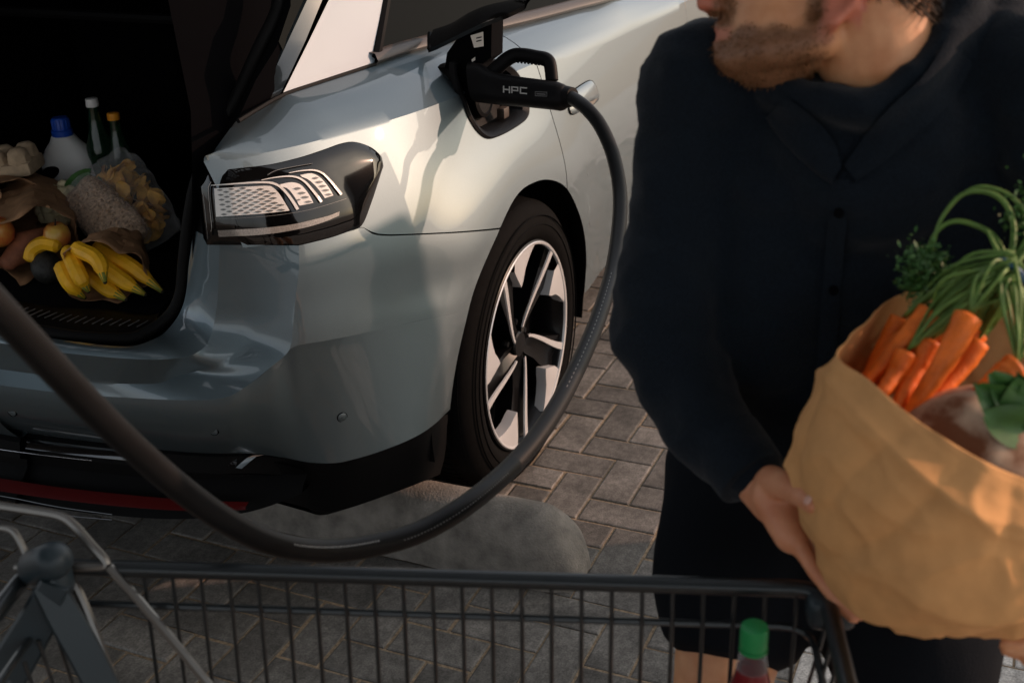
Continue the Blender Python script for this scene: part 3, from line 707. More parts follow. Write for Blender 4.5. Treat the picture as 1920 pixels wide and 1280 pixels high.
for k in range(5):
    th = 50 + 72 * k
    # spoke body
    rows_ = []
    for r, dl, dr_, y in ((.03, -30, 30, .022), (.07, -22, 14, .026), (.12, -19, 8, .020), (.18, -20, 6, .016), (.225, -22, 5, .012), (.252, -24, 5, .010)):
        rows_.append([pol(r, th + dl, y + .05), pol(r, th + dl, y + .006), pol(r, th + (dl + dr_) / 2, y + .012), pol(r, th + dr_, y), pol(r, th + dr_, y + .05)])
    sp_ = obj('spoke', grid(rows_), 'rim_black', rim, angle=30)
    # polished blade edge
    cen = cr([(.045, th + 28), (.075, th + 16), (.11, th + 8), (.16, th + 2), (.21, th - 1), (.2525, th - 2)], 4)
    rows_ = []
    for i, (r, a) in enumerate(cen):
        w = math.degrees((.0036 + .0064 * i / (len(cen) - 1)) / r); y = .020 - .019 * (r / .25) ** 1.2
        rows_.append([pol(r, a - w, y + .004), pol(r, a - w * .9, y), pol(r, a + w * .9, y), pol(r, a + w, y + .004)])
    obj('polished_edge', grid(rows_), 'rim_cut', sp_, angle=60)
    # polished wedge at the rim
    up = cr([(.2525, th - 45), (.2525, th - 38), (.2525, th - 30), (.2525, th - 22), (.2525, th - 16)], 2)
    dn = cr([(.249, th - 46), (.232, th - 41), (.200, th - 32), (.166, th - 23), (.226, th - 15.5)], 2)
    obj('polished_wedge', grid([[pol(a[0], a[1], .0002), pol((a[0] + b[0]) / 2, (a[1] + b[1]) / 2, .0012), pol(b[0], b[1], .003), pol(b[0] - .002, b[1], .03)] for a, b in zip(up, dn)]), 'rim_cut', sp_, angle=60)
obj('hub_cap', merge(lathe([(.034, .0), (.034, .012), (.03, .016), (.0, .017)], 28, (0, .038, .36), (0, -1, 0))), 'rim_black', wheel)
for k in range(5): obj('wheel_bolt', lathe([(.010, 0), (.010, .010), (.007, .014), (0, .0145)], 6, pol(.056, 50 + 72 * k - 36, .045), (0, -1, 0)), 'rim_black', wheel)
obj('brake_disc', ring([(.0, .15), (.18, .15), (.18, .17), (.0, .17)], 40), 'trim_black', wheel)
# --- door handle (flush, chrome-tipped)
hpl = [(1068, 190), (1075, 172), (1095, 157), (1108, 152), (1117, 160), (1124, 182), (1116, 194), (1096, 205), (1078, 214), (1070, 210)]
hp = [PS(a, b, .004) for a, b in cr([np.array(p) for p in hpl], 4, True)]
hc = PS(1096, 182, .012)
handle = obj('door_handle', merge(grid([hp + hp[:1], [(p * .85 + hc * .15) + V(0, -.006, 0) for p in hp + hp[:1]], [hc] * (len(hp) + 1)])), 'paint', rdoor, angle=60)
obj('handle_gap', grid([[p + (p - hc) * .05 + V(0, .002, 0), p] for p in hp + hp[:1]]), 'gap', handle)
tip = [PS(a, b, .014) for a, b in ((1090, 195), (1110, 190), (1121, 184), (1114, 194), (1096, 204), (1084, 208))]
obj('handle_tip', (tip, [(0, 1, 2, 3, 4, 5)]), 'chrome', handle)
tip2 = [PS(a, b, .005) for a, b in ((1070, 204), (1082, 204), (1085, 210), (1078, 214), (1071, 212))]
obj('handle_tip', (tip2, [(0, 1, 2, 3, 4)]), 'chrome', handle)
# --- charging port and its raised flap
mat('matt_black', (.0025, .0025, .003), .8, spec=.03)
def dep(P): return (np.array(P) - CAM) @ CF
port_px_ = [(850, 118), (858, 165), (868, 190), (880, 222), (897, 248), (916, 260), (940, 254), (972, 236), (989, 221), (993, 203), (988, 170), (972, 138), (953, 121), (920, 109), (880, 106)]
pr = [PS(a, b, .003) for a, b in cr([np.array(p) for p in port_px], 4, True)]
pc = sum(pr) / len(pr); pr = pr + pr[:1]
inn = [pc + (p - pc) * .84 for p in pr]
port = obj('charging_port', grid([[p + V(0, .01, 0), p, pc + (p - pc) * .95 + V(0, -.004, 0), q + V(0, .004, 0), q + V(0, .055, 0), pc + V(0, .055, 0)] for p, q in zip(pr, inn)]), 'plastic', car, angle=50)
obj('port_socket', lathe([(.0, 0), (.048, 0), (.048, .03), (.040, .034), (.038, .03), (0, .03)], 24, pc + V(0, .055, 0), (0, -1, .1)), 'plastic', port)
obj('drain_insert', box(PS(958, 212) + V(0, .02, 0), (.03, .02, .025), .004), 'trim_brown', port)
arm_px = [(838, 100), (862, 66), (884, 50), (922, 42), (921, 108), (902, 122), (893, 188), (868, 184), (832, 142)]
XA = -.115
af = [PX(a, b, X=XA) for a, b in arm_px]; ab_ = [p + V(.07, .004, -.004) for p in af]; na = len(af)
flap_arm = obj('flap_hinge', (af + ab_, [tuple(range(na)), tuple(range(2 * na - 1, na - 1, -1))] + [(i, (i + 1) % na, na + (i + 1) % na, na + i) for i in range(na)]), 'matt_black', port, smooth=False)
fo = cr([PX(a, b, X=-.045) for a, b in ((812, 56), (846, 44), (878, 25), (911, 11), (959, 0), (994, -6))], 5)
fi = cr([PX(a, b, X=-.125) for a, b in ((802, 92), (822, 84), (866, 62), (905, 44), (950, 27), (984, 10))], 5)
fr_ = []
for a, b in zip(fo, fi):
    c = (a + b) / 2 + V(0, 0, .006); fr_.append([a, c, b, b + V(.002, 0, -.009), c + V(0, 0, -.012), a + V(.0, 0, -.008)])
flap = obj('port_flap', grid([r + r[:1] for r in fr_]), 'gloss_black', port, angle=40)
obj('flap_end', capsule([PX(806, 64, X=-.05), PX(806, 92, X=-.12)], .006, 8), 'plastic', flap)
tl2 = [PX(a, b, X=XA - .002) for a, b in ((882, 67), (906, 60), (907, 87), (889, 90))]
obj('warning_label', (tl2, [(0, 1, 2, 3)]), 'label_white', flap_arm)
for yy in (71, 77): obj('label_print', ([PX(a, b, X=XA - .003) for a, b in ((893, yy), (903, yy - 2.4), (903, yy - .2), (893, yy + 2.2))], [(0, 1, 2, 3)]), 'gap', flap_arm)
obj('warning_label', ([PX(a, b, X=XA - .002) for a, b in ((884, 112), (891, 107), (891, 113), (885, 117))], [(0, 1, 2, 3)]), 'label_white', flap_arm)

# ================================================================ charging plug and cable
E0 = PX(1060, 182, Y=-.16); S0 = PX(905, 166, Y=.035)
ax = (E0 - S0) / np.linalg.norm(E0 - S0)
plug = tag(empty('charging_plug', tuple(E0)), 'black charging plug marked HPC with thick cable drooping behind the car', 'charging plug')
dS, dE = dep(S0), dep(E0)
def pd(x): return dS + (dE - dS) * (x - 905) / 155
def bar_sections(secs, n=20, ex=3.0):
    """secs: (px top, px bottom, half depth); superellipse sections seen from the camera"""
    rows = []
    for (tx, ty), (bx, by), hd in secs:
        a, b = at(tx, ty, pd((tx + bx) / 2)), at(bx, by, pd((tx + bx) / 2)); c = (a + b) / 2; u = (a - b) / 2; w = np.cross(u, ax); w = w / np.linalg.norm(w) * hd
        rows.append([c + u * np.sign(math.cos(t)) * abs(math.cos(t)) ** (2 / ex) + w * np.sign(math.sin(t)) * abs(math.sin(t)) ** (2 / ex) for t in np.linspace(0, 2 * math.pi, n, endpoint=False)])
    v, f = grid(rows, True); f.append(tuple(range(n))[::-1]); f.append(tuple((len(rows) - 1) * n + j for j in range(n))); return v, f
barrel = obj('plug_body', bar_sections([((885, 118), (893, 192), .034), ((905, 120), (910, 194), .036), ((925, 134), (930, 196), .034), ((945, 139), (950, 198), .031), ((985, 146), (988, 201), .030), ((1030, 152), (1030, 205), .030), ((1050, 155), (1046, 207), .029), ((1061, 160), (1053, 205), .026), ((1066, 168), (1060, 200), .020)]), 'plastic', plug, angle=45)
hpts = [(918, 140), (934, 126), (950, 112), (966, 104), (985, 104), (1006, 108), (1022, 111), (1030, 118), (1033, 132), (1035, 152)]
obj('plug_handle', tube(cr([at(a, b, pd(a)) for a, b in hpts], 4), .0125, 12, flat=1.25), 'plastic', plug)
for k in range(9): 
    x_ = 965 + k * 6.5; obj('grip_ridge', capsule([at(x_, 115.5 + k * .75, pd(x_) - .008), at(x_, 115.5 + k * .75, pd(x_) + .012)], .0032, 6, 2), 'plastic', plug)
obj('cable_collar', tube([at(1058, 182, dE), at(1074, 182, dE - .015)], [.024, .020], 16), 'plastic', plug)
LD = .0365
def flatpoly(pts, off, name, mt, parent, th=.001):
    P = [at(a, b, pd(a) - off) for a, b in pts]; Q = [at(a, b, pd(a) - off + th + .003) for a, b in pts]; n = len(P)
    return obj(name, (P + Q, [tuple(range(n))] + [(i, n + i, n + (i + 1) % n, (i + 1) % n) for i in range(n)]), mt, parent, smooth=False)
def glyph(x0, y0, polys, s=1.0, name='lettering'):
    """glyph boxes in a 14 x 14 px cell, sloping with the barrel"""
    parts = []
    for (a, b, c, d) in polys:
        q = [(x0 + a * s, y0 + b * s + a * .09), (x0 + c * s, y0 + b * s + c * .09), (x0 + c * s, y0 + d * s + c * .09), (x0 + a * s, y0 + d * s + a * .09)]
        P = [at(x, y, pd(x) - LD) for x, y in q]; Q = [at(x, y, pd(x) - LD + .004) for x, y in q]
        parts.append((P + Q, [(0, 1, 2, 3)] + [(i, 4 + i, 4 + (i + 1) % 4, (i + 1) % 4) for i in range(4)]))
    return obj(name, merge(*parts), 'print_grey', barrel, smooth=False)
glyph(943, 161, [(0, 0, 2.6, 13), (2.7, 5.2, 10.8, 7.8), (10.9, 0, 13.5, 13)])
glyph(958.5, 162, [(0, 0, 2.6, 13), (2.7, 0, 13.5, 2.5), (10.9, 2.6, 13.5, 8.6), (2.7, 6.2, 10.8, 8.6)])
glyph(974.5, 163, [(0, 0, 2.6, 13), (2.7, 0, 13.8, 2.5), (2.7, 10.5, 13.8, 13)])
for q in ((1003, 171.5, 1026, 173), (1003, 179, 1026, 180.5), (1003, 173, 1004.2, 179), (1024.8, 173, 1026, 179), (1006, 175, 1023, 177.5)):
    flatpoly([(q[0], q[1]), (q[2], q[1] + 1), (q[2], q[3] + 1), (q[0], q[3])], LD + .0002, 'label_outline', 'print_dim', barrel)
cab = [at(*p) for p in ((1050, 178, dE + .02), (1070, 183, dE - .015), (1100, 204, 2.51), (1128, 240, 2.49), (1152, 300, 2.46), (1163, 380, 2.41), (1152, 490, 2.30), (1124, 590, 2.14), (1082, 690, 1.99), (1030, 785, 1.86), (965, 868, 1.75), (880, 942, 1.64), (790, 995, 1.58), (700, 1022, 1.53), (610, 1032, 1.48), (520, 1020, 1.42), (430, 980, 1.36), (330, 908, 1.29), (230, 820, 1.21), (130, 720, 1.12), (40, 625, 1.05), (-60, 520, .99), (-160, 430, .96))]
cabc = cr(cab, 6)
cable = obj('cable', tube(cabc, .0146, 18), 'cable', plug, angle=180)
def marks(i0, i1, ang, n):
    """row of tiny raised marks along the cable"""
    seg = resample(cabc[i0:i1], n * 2); parts = []
    for k in range(0, 2 * n - 1, 2):
        p, q = seg[k], seg[k + 1]; t = q - p; t /= np.linalg.norm(t); tv_ = CAM - p; tv_ /= np.linalg.norm(tv_); sd_ = np.cross(t, tv_); sd_ /= np.linalg.norm(sd_); tv_ = np.cross(sd_, t)
        o_ = (tv_ * math.cos(ang) + sd_ * math.sin(ang)) * .0148; w_ = (tv_ * -math.sin(ang) + sd_ * math.cos(ang)) * .0009
        parts.append(([p + o_ - w_, q + o_ - w_, q + o_ + w_, p + o_ + w_], [(0, 1, 2, 3)]))
    return merge(*parts)
obj('printed_marking', marks(62, 76, -.2, 40), 'print_dim', cable); obj('printed_marking', marks(78, 90, .3, 34), 'print_grey', cable); obj('printed_marking', marks(38, 52, .1, 30), 'print_dim', cable)

# ================================================================ concrete wheel stop
ws = []
for y in np.concatenate([-.285 + .11 * (1 - np.cos(np.linspace(0, math.pi / 2, 14))), np.linspace(-.15, .50, 20), .63 - .11 * (1 - np.cos(np.linspace(math.pi / 2, 0, 14)))]):
    e = min(1, (y + .285) / .11, (.63 - y) / .11); k = math.sqrt(max(.0004, 1 - (1 - e) ** 2)); w = .118 * (.45 + .55 * k); h = .16 * k
    ws.append([V(-.385 + w * .72 * math.copysign(abs(math.cos(a)) ** .8, math.cos(a)), y, h * math.sin(a) ** .75) for a in np.linspace(.001, math.pi - .001, 20)])
tag(obj('wheel_stop', bumpy(grid(ws), .0022, 14, 2), 'concrete', angle=180), 'rounded grey concrete wheel stop lying behind the rear wheel', 'wheel stop')

# ================================================================ shopping trolley
mat('cart_dark', (.018, .022, .024), .38, .5, .3); mat('cart_steel', (.16, .155, .145), .32, .9); mat('cart_panel', (.016, .026, .032), .42, spec=.4)
ZR = .85
RL, RR = PX(60, 1060, Z=ZR), PX(1548, 1104, Z=ZR)
e1 = (RR - RL); TL = np.linalg.norm(e1); e1 /= TL; e2 = np.array((e1[1], -e1[0], 0)); 
if e2 @ (CAM - RL) < 0: e2 = -e2
TW = .48; ZF = .55
cart = tag(empty('shopping_trolley', tuple(RL + e1 * .4 + e2 * .24 - V(0, 0, ZR))), 'dark wire shopping trolley in front of the man', 'shopping trolley')
def cp(s, w, z): return RL + e1 * s + e2 * w + V(0, 0, z - ZR)
def rounded(pts, r=.03, n=5):
    """closed loop with rounded corners"""
    out = []; N = len(pts)
    for i in range(N):
        p, a, b = pts[i], pts[i - 1], pts[(i + 1) % N]
        u = (a - p) / np.linalg.norm(a - p); w = (b - p) / np.linalg.norm(b - p)
        for t in np.linspace(0, 1, n): out.append((p + u * r) * (1 - t) ** 2 + 2 * p * t * (1 - t) + (p + w * r) * t * t)
    return out
loop = rounded([cp(0, 0, ZR), cp(TL, 0, ZR), cp(TL, TW, ZR), cp(0, TW, ZR)], .035)
obj('top_rail', tube(loop, .0098, 10, closed=True), 'cart_dark', cart)
loop2 = rounded([cp(.02, .004, ZR - .046), cp(TL - .012, .004, ZR - .046), cp(TL - .012, TW - .004, ZR - .046), cp(.02, TW - .004, ZR - .046)], .035)
obj('side_rail', tube(loop2, .0042, 8, closed=True), 'cart_dark', cart)
loop3 = rounded([cp(.05, .03, ZF), cp(TL - .05, .03, ZF), cp(TL - .05, TW - .03, ZF), cp(.05, TW - .03, ZF)], .03)
obj('floor_rail', tube(loop3, .005, 8, closed=True), 'cart_dark', cart)
nb = 23; s0 = .13
for k in range(nb):
    s = s0 + (TL - .03 - s0) * k / (nb - 1)
    for w0, w1 in ((.0, .03), (TW, TW - .03)):
        sg = -1 if w0 == 0 else 1
        obj('wire', tube([cp(s, w0 - sg * .0045 + sg * .0, ZR), cp(s, w0 - sg * .0095, ZR - .046), cp(s - .004, w1, ZF)], .0024, 6), 'cart_dark', cart)
for k in range(13):
    w = .035 + (TW - .07) * k / 12
    obj('wire', tube([cp(TL, w, ZR), cp(TL - .007, w, ZR - .046), cp(TL - .05, w, ZF), cp(.05, w, ZF), cp(.03, w, ZR - .046)], .0024, 6), 'cart_dark', cart)
for k in range(5):
    s = .12 + (TL - .22) * k / 4; obj('wire', tube([cp(s, .03, ZF - .006), cp(s, TW - .03, ZF - .006)], .0028, 6), 'cart_dark', cart)
obj('corner_bumper', box(cp(TL + .004, .012, ZR - .012), (.05, .045, .04), .014, np.array([e1, e2, (0, 0, 1)]), 3), 'cart_panel', cart)
obj('corner_bumper', box(cp(TL + .004, TW - .012, ZR - .012), (.05, .045, .04), .014, np.array([e1, e2, (0, 0, 1)]), 3), 'cart_panel', cart)
# handle end: hub, A-shaped bracket, bent steel wires
DH = dep(PX(90, 1060, Z=ZR)) - .03
hub = obj('handle_hub', merge(capsule([at(70, 1062, DH), at(100, 1050, DH - .02)], .021, 16), capsule([at(103, 1056, DH - .01), at(112, 1095, DH - .005)], .016, 14)), 'cart_panel', cart)
def strap(pts, w, th, name, mt):
    rows = []
    for i, (x, y, d) in enumerate(pts):
        p = at(x, y, d); q0 = at(*pts[max(0, i - 1)]); q1 = at(*pts[min(len(pts) - 1, i + 1)]); t = q1 - q0; t /= np.linalg.norm(t); tv_ = CAM - p; tv_ /= np.linalg.norm(tv_); s = np.cross(t, tv_); s /= np.linalg.norm(s); n_ = np.cross(s, t)
        ww = w[i] if hasattr(w, '__len__') else w
        rows.append([p + s * ww / 2 * c + n_ * th / 2 * d_ for c, d_ in ((-1, -.6), (-.8, -1), (.8, -1), (1, -.6), (1, .6), (.85, 1), (-.85, 1), (-1, .6))])
    v, f = grid(rows, True); f.append(tuple(range(8))[::-1]); f.append(tuple((len(rows) - 1) * 8 + j for j in range(8)))
    return obj(name, (v, f), mt, cart, angle=35)
strap([(104, 1092, DH - .02), (70, 1165, DH - .01), (20, 1250, DH), (-60, 1400, DH + .01)], [.03, .042, .046, .046], .018, 'handle_bracket', 'cart_panel')
strap([(84, 1092, DH - .018), (118, 1150, DH - .012), (160, 1225, DH - .004), (235, 1370, DH + .01)], [.03, .036, .036, .034], .018, 'handle_bracket', 'cart_panel')
for pts, r in (([(-60, 938), (0, 948), (60, 957), (112, 967), (140, 986), (170, 1020), (200, 1056), (170, 1062), (120, 1060)], .0052), ([(-60, 985), (0, 988), (22, 994), (36, 1012), (52, 1046)], .0042),
               ([(205, 1062), (222, 1082), (258, 1122), (320, 1195), (410, 1305)], .0050), ([(128, 1078), (150, 1116), (180, 1190), (222, 1300)], .0056), ([(86, 1080), (66, 1125), (38, 1185)], .0062), ([(28, 1062), (70, 1062)], .0042), ([(118, 1115), (150, 1200), (180, 1290)], .0032)):
    P = cr([at(a, b, DH + .012) for a, b in pts], 4)
    obj('bent_wire', tube(P, r, 8), 'cart_steel', cart)
for k, (sx_0, dz_) in enumerate(((.10, 0), (TL - .12, 0))):
    for w in (.06, TW - .06):
        obj('leg', tube([cp(sx_0, w, ZF), cp(sx_0 + (.02 if k else -.02), w, .30), cp(sx_0 + (.03 if k else -.03), w, .13)], .011, 8), 'cart_dark', cart)
        c = cp(sx_0 + (.03 if k else -.03), w, .06)
        cs = obj('castor', lathe([(.02, -.014), (.056, -.014), (.0598, -.006), (.0598, .006), (.056, .014), (.02, .014)], 22, c, e2), 'rubber', cart); obj('castor_fork', box(c + V(0, 0, .045), (.05, .04, .06), .008, np.array([e1, e2, (0, 0, 1)])), 'cart_dark', cs)
    
obj('base_rail', tube(rounded([cp(.07, .06, .15), cp(TL - .09, .06, .15), cp(TL - .09, TW - .06, .15), cp(.07, TW - .06, .15)], .04), .011, 8, closed=True), 'cart_dark', cart)
film = bpy.data.materials.new('film'); film.use_nodes = True; nt = film.node_tree; nt.nodes.clear()
_o = nt.nodes.new('ShaderNodeOutputMaterial'); _m = nt.nodes.new('ShaderNodeMixShader'); _tr = nt.nodes.new('ShaderNodeBsdfTransparent'); _g = nt.nodes.new('ShaderNodeBsdfPrincipled'); _g.inputs['Base Color'].default_value = (.8, .8, .8, 1); _g.inputs['Roughness'].default_value = .18
_f = nt.nodes.new('ShaderNodeLayerWeight'); _f.inputs[0].default_value = .35; _mr = nt.nodes.new('ShaderNodeMapRange'); _mr.inputs[3].default_value = .03; _mr.inputs[4].default_value = .34
nt.links.new(_f.outputs['Facing'], _mr.inputs[0]); nt.links.new(_mr.outputs[0], _m.inputs[0]); nt.links.new(_tr.outputs[0], _m.inputs[1]); nt.links.new(_g.outputs[0], _m.inputs[2]); nt.links.new(_m.outputs[0], _o.inputs[0]); M['film'] = film
# bottle in the trolley
mat('cap_green', (.01, .22, .06), .4); mat('juice', (.16, .004, .008), .2, 0, .3); mat('clear_plastic', (.75, .75, .75), .06, trans=.95, ior=1.2, spec=.3)
bc = at(1414, 1190, 1.235); bz = ZF + .003; H = bc[2] + .012 - bz; bo = (bc[0], bc[1], bz)
bott = tag(empty('drink_bottle', bo), 'red drink bottle with green screw cap standing in the trolley', 'bottle')
pf = [(.030, 0), (.036, .004), (.037, .02), (.037, H - .16), (.035, H - .135), (.028, H - .095), (.020, H - .065), (.0145, H - .045), (.013, H - .03), (.013, H - .012)]
obj('bottle_wall', lathe([(.0165, H - .052)] + pf[8:], 28, bo), 'film', bott)
obj('juice', lathe([(r - .0018, h + (.002 if i == 0 else 0)) for i, (r, h) in enumerate(pf[:7] + [(.0172, H - .052)])], 28, bo), 'juice', bott)
obj('cap', lathe([(.0138, H - .026), (.0142, H - .024), (.0142, H - .006), (.0132, H - .001), (.010, H), (0, H)], 28, bo), 'cap_green', bott)
obj('cap_band', lathe([(.0146, H - .030), (.0146, H - .0265), (.0125, H - .0265), (.0125, H - .030)], 28, bo), 'cap_green', bott)

# ================================================================ groceries in the boot
mat('hdpe', (.62, .62, .60), .38, sub=.05); mat('cap_blue', (.005, .05, .32), .4); mat('glass_green', (.05, .16, .08), .05, trans=.85, ior=1.45)
mat('cap_white', (.7, .7, .68), .4); mat('cap_orange', (.70, .28, .02), .4); mat('kraft', (.30, .165, .085), .85, spec=.2, noise_amt=.22, noise_scale=25, bump=.6, bump_scale=60)
mat('banana', (.80, .42, .012), .5, noise_amt=.18, noise_scale=18); mat('banana_tip', (.20, .22, .03), .6); mat('banana_end', (.02, .015, .01), .8)
mat('avocado', (.018, .017, .014), .55, noise_amt=.4, noise_scale=90, bump=.9, bump_scale=160); mat('sweet_potato', (.22, .075, .035), .7, noise_amt=.3, noise_scale=30, bump=.4, bump_scale=70)
mat('apple', (.45, .03, .02), .35, noise_amt=.5, noise_scale=14, col2=(.55, .35, .06)); mat('crisp', (.66, .36, .07), .55, noise_amt=.35, noise_scale=30); mat('oats', (.50, .34, .22), .8, noise_amt=.5, noise_scale=140, bump=1, bump_scale=160)
mat('cauli', (.66, .58, .36), .7, noise_amt=.15, noise_scale=40); mat('leaf', (.035, .11, .02), .5, noise_amt=.3, noise_scale=30); mat('moulded', (.42, .31, .20), .9, noise_amt=.15, noise_scale=60)
def fl(x, y): return PX(x, y, Z=FL)
# detergent bottle with a grip hole
db = fl(152, 398); dh = .205
det = tag(empty('detergent_bottle', tuple(db)), 'white plastic detergent bottle with blue screw cap and handle hole', 'detergent bottle')
vr = V(CR[0], CR[1], 0); vr /= np.linalg.norm(vr); vf_ = V(-vr[1], vr[0], 0)
rows_ = []
for h, w, d, sh in ((h_, w_ * 1.12, d_ * 1.1, s_) for h_, w_, d_, s_ in ((0, .055, .036, 0), (.006, .062, .042, 0), (.05, .068, .045, 0), (.10, .068, .045, -.002), (.14, .062, .042, -.004), (.17, .048, .036, -.006), (.19, .032, .028, -.008), (dh, .024, .024, -.010))):
    rows_.append([db + vr * (sh + w * math.copysign(abs(math.cos(a)) ** .8, math.cos(a))) + vf_ * d * math.copysign(abs(math.sin(a)) ** .8, math.sin(a)) + V(0, 0, h) for a in np.linspace(0, 2 * math.pi, 28, endpoint=False)])
v, f = grid(rows_, True); f.append(tuple(range(28))[::-1]); f.append(tuple(7 * 28 + j for j in range(28)))
obj('bottle_body', (v, f), 'hdpe', det, angle=180)
gh = db + vr * -.044 + V(0, 0, .122)
obj('grip_hole', lathe([(.0, -.06), (.015, -.06), (.015, .06), (0, .06)], 20, gh, tuple(vf_ + V(0, 0, .05)), squash=1.9), 'gap', det)
obj('cap', lathe([(.026, dh - .004), (.0265, dh + .014), (.0215, dh + .016), (.021, dh + .042), (.018, dh + .046), (0, dh + .046)], 30, db + vr * -.010), 'cap_blue', det)
for k in range(15):
    a = 2 * math.pi * k / 15; p = db + vr * -.010 + V(.0212 * math.cos(a), .0212 * math.sin(a), dh + .018); obj('cap_ridge', tube([p, p + V(0, 0, .022)], .0016, 5), 'cap_blue', det)
# glass bottles
def glass_bottle(px, py, h, capm, label, r=.036):
    b = fl(px, py); t = tag(empty('glass_bottle', tuple(b)), label, 'bottle', None)
    obj('bottle_glass', lathe([(r * .8, 0), (r, .004), (r, .02), (r, h * .52), (r * .88, h * .60), (.018, h * .76), (.0145, h * .84), (.0135, h * .95)], 24, b), 'glass_green', t)
    obj('cap', lathe([(.0155, h * .93), (.016, h * .94), (.0152, h * .995), (.013, h), (0, h)], 24, b), capm, t)
glass_bottle(208, 395, .295, 'cap_white', 'tall green glass bottle with white cap standing in the boot')
glass_bottle(242, 392, .255, 'cap_orange', 'shorter green glass bottle with orange cap standing in the boot', .034)
def hsh3(c, k):
    q = Vector((c[0] * 1.7 + k * 11.3, c[1] * 1.9 + k * 5.1, c[2] * 2.3 + k * 3.7)); return np.array(noise.random_unit_vector() if False else noise.noise_vector(q * 3.3)) * 1.6
def facets(p, s, k=0):
    """piecewise-flat crumple height at p: upper envelope of random planes"""
    q = np.array(p) * s; d, pts = noise.voronoi(Vector(tuple(q + k * 7.7)))
    return max(float(hsh3(c, k) @ (q + k * 7.7 - np.array(c))) + .25 * float(hsh3(c, k + 1)[0]) - .35 * dd_ for c, dd_ in zip(pts[:3], d[:3]))
# helper: open paper bag lying down
def paper(name, back, mouth, r0, r1, parent=None, label=None, cat='paper bag', seed=1, squash=.8, n=54, m=20, crumple=.012):
    back, mouth = np.array(back), np.array(mouth); d = mouth - back; fr = frame(d); rows = []
    for i, t in enumerate(np.linspace(0, 1, m)):
        r = r0 + (r1 - r0) * t ** .6; c = back + d * t
        ring_ = []
        for a in np.linspace(0, 2 * math.pi, n, endpoint=False):
            w = 1 + .10 * math.sin(3 * a + seed) * t + .05 * math.sin(7 * a + 2 * seed); ed = .06 * np.linalg.norm(d) * (math.sin(5 * a + seed) + .6 * math.sin(9 * a)) * (t == 1)
            p = c + fr[1] * r * w * math.cos(a) + fr[2] * r * squash * w * math.sin(a) + fr[0] * ed; p[2] = max(p[2], FL + .003 + .002 * math.sin(a * 3)); ring_.append(p)
        rows.append(ring_)
    v, f = grid(rows, True); f.append(tuple(range(n)))
    cen_ = (back + mouth) / 2; v = [np.array(p) + (np.array(p) - cen_) / (np.linalg.norm(np.array(p) - cen_) + 1e-6) * crumple * .8 * facets(p, 26, seed) for p in v]; v = [V(p[0], p[1], max(p[2], FL + .002)) for p in v]
    o = obj(name, (v, f), 'kraft', parent, angle=22)
    sm = o.modifiers.new('Solidify', 'SOLIDIFY'); sm.thickness = .0008
    return tag(o, label, cat) if label else o
bb = PX(170, 445, Z=FL + .075); bm_ = PX(185, 508, Z=FL + .068)
dirb = (bm_ - bb); 
paper('paper_bag', bm_ - V(-.16, -.06, -.01), bm_ + V(-.01, -.02, 0), .03, .088, None, 'crumpled brown paper bag holding a bunch of bananas', seed=2)
# bananas
def banana(pts, label, r=.0175):
    P = cr([np.array(p) for p in pts], 5); n = len(P); R_ = [r * (.45 + .55 * math.sin(math.pi * min(1, .12 + .88 * (1 - abs(2 * i / (n - 1) - .9) ** 2.6)) / 2)) if i < n - 3 else r * (.62, .42, .26)[i - n + 3] for i in range(n)]
    b = tag(empty('banana', tuple(P[n // 2])), label, 'banana', 'bananas in the paper bag')
    obj('peel', tube(P, R_, 10), 'banana', b, angle=32)
    obj('tip', tube([P[-3], P[-2], P[-1]], [R_[-3] * 1.02, R_[-2] * 1.04, R_[-1] * 1.06], 8), 'banana_tip', b, angle=180)
    obj('tip_end', ellipsoid(P[-1], (.0045,) * 3, 8, 6), 'banana_end', b)
bls = ['short banana lowest in the paper bag, closest to the avocado', 'banana in the paper bag with a green tip beside the uppermost one', 'uppermost banana pointing steeply down out of the paper bag', 'lowest speckled banana resting flat at the bag mouth', 'banana lying second from the rubber boot seal', 'outermost long banana nearest the rubber boot seal']
for bl_, (a, b, c) in zip(bls, (((118, 505, .72), (130, 530, .70), (158, 558, .660)), ((132, 480, .745), (148, 515, .722), (166, 546, .685)), ((152, 470, .762), (184, 488, .752), (197, 529, .712)), ((160, 505, .70), (195, 536, .682), (236, 561, .662)), ((180, 485, .732), (222, 520, .702), (272, 552, .668)), ((195, 472, .742), (246, 500, .715), (304, 546, .668)))):
    pa, pb, pc_ = (PX(q[0], q[1], Z=q[2]) for q in (a, b, c)); st_ = pa + (pa - pb) * .35
    banana([st_, pa, pb, pc_], bl_)
# second torn bag with sweet potato, fruit
pb0 = PX(45, 455, Z=FL + .08)
paper('paper_bag', PX(30, 405, Z=FL + .085) + V(.16, .10, 0), PX(62, 462, Z=FL + .075), .06, .105, None, 'torn brown paper bag with a sweet potato in its mouth', seed=5, crumple=.016)
sp0, sp1 = PX(18, 488, Z=FL + .045), PX(92, 440, Z=FL + .075)
tag(obj('sweet_potato', bumpy(capsule([sp0, sp0 * .6 + sp1 * .4 + V(0, 0, .01), sp1], [.022, .036, .020], 16), .004, 25, 3), 'sweet_potato', angle=180), 'reddish brown sweet potato in the torn paper bag', 'sweet potato')
def fruit(px, py, z, r, m, name, label, cat): 
    c = PX(px, py, Z=z); t = tag(obj(name, lathe([(r * .12, r * .80), (r * .5, r * .93), (r * .85, r * .6), (r, .05 * r), (r * .88, -.5 * r), (r * .5, -.86 * r), (r * .1, -.82 * r)], 20, c), m, angle=180), label, cat); obj('stalk', tube([c + V(0, 0, r * .75), c + V(.004, 0, r * 1.25)], .0016, 6), 'banana_end', t); return t
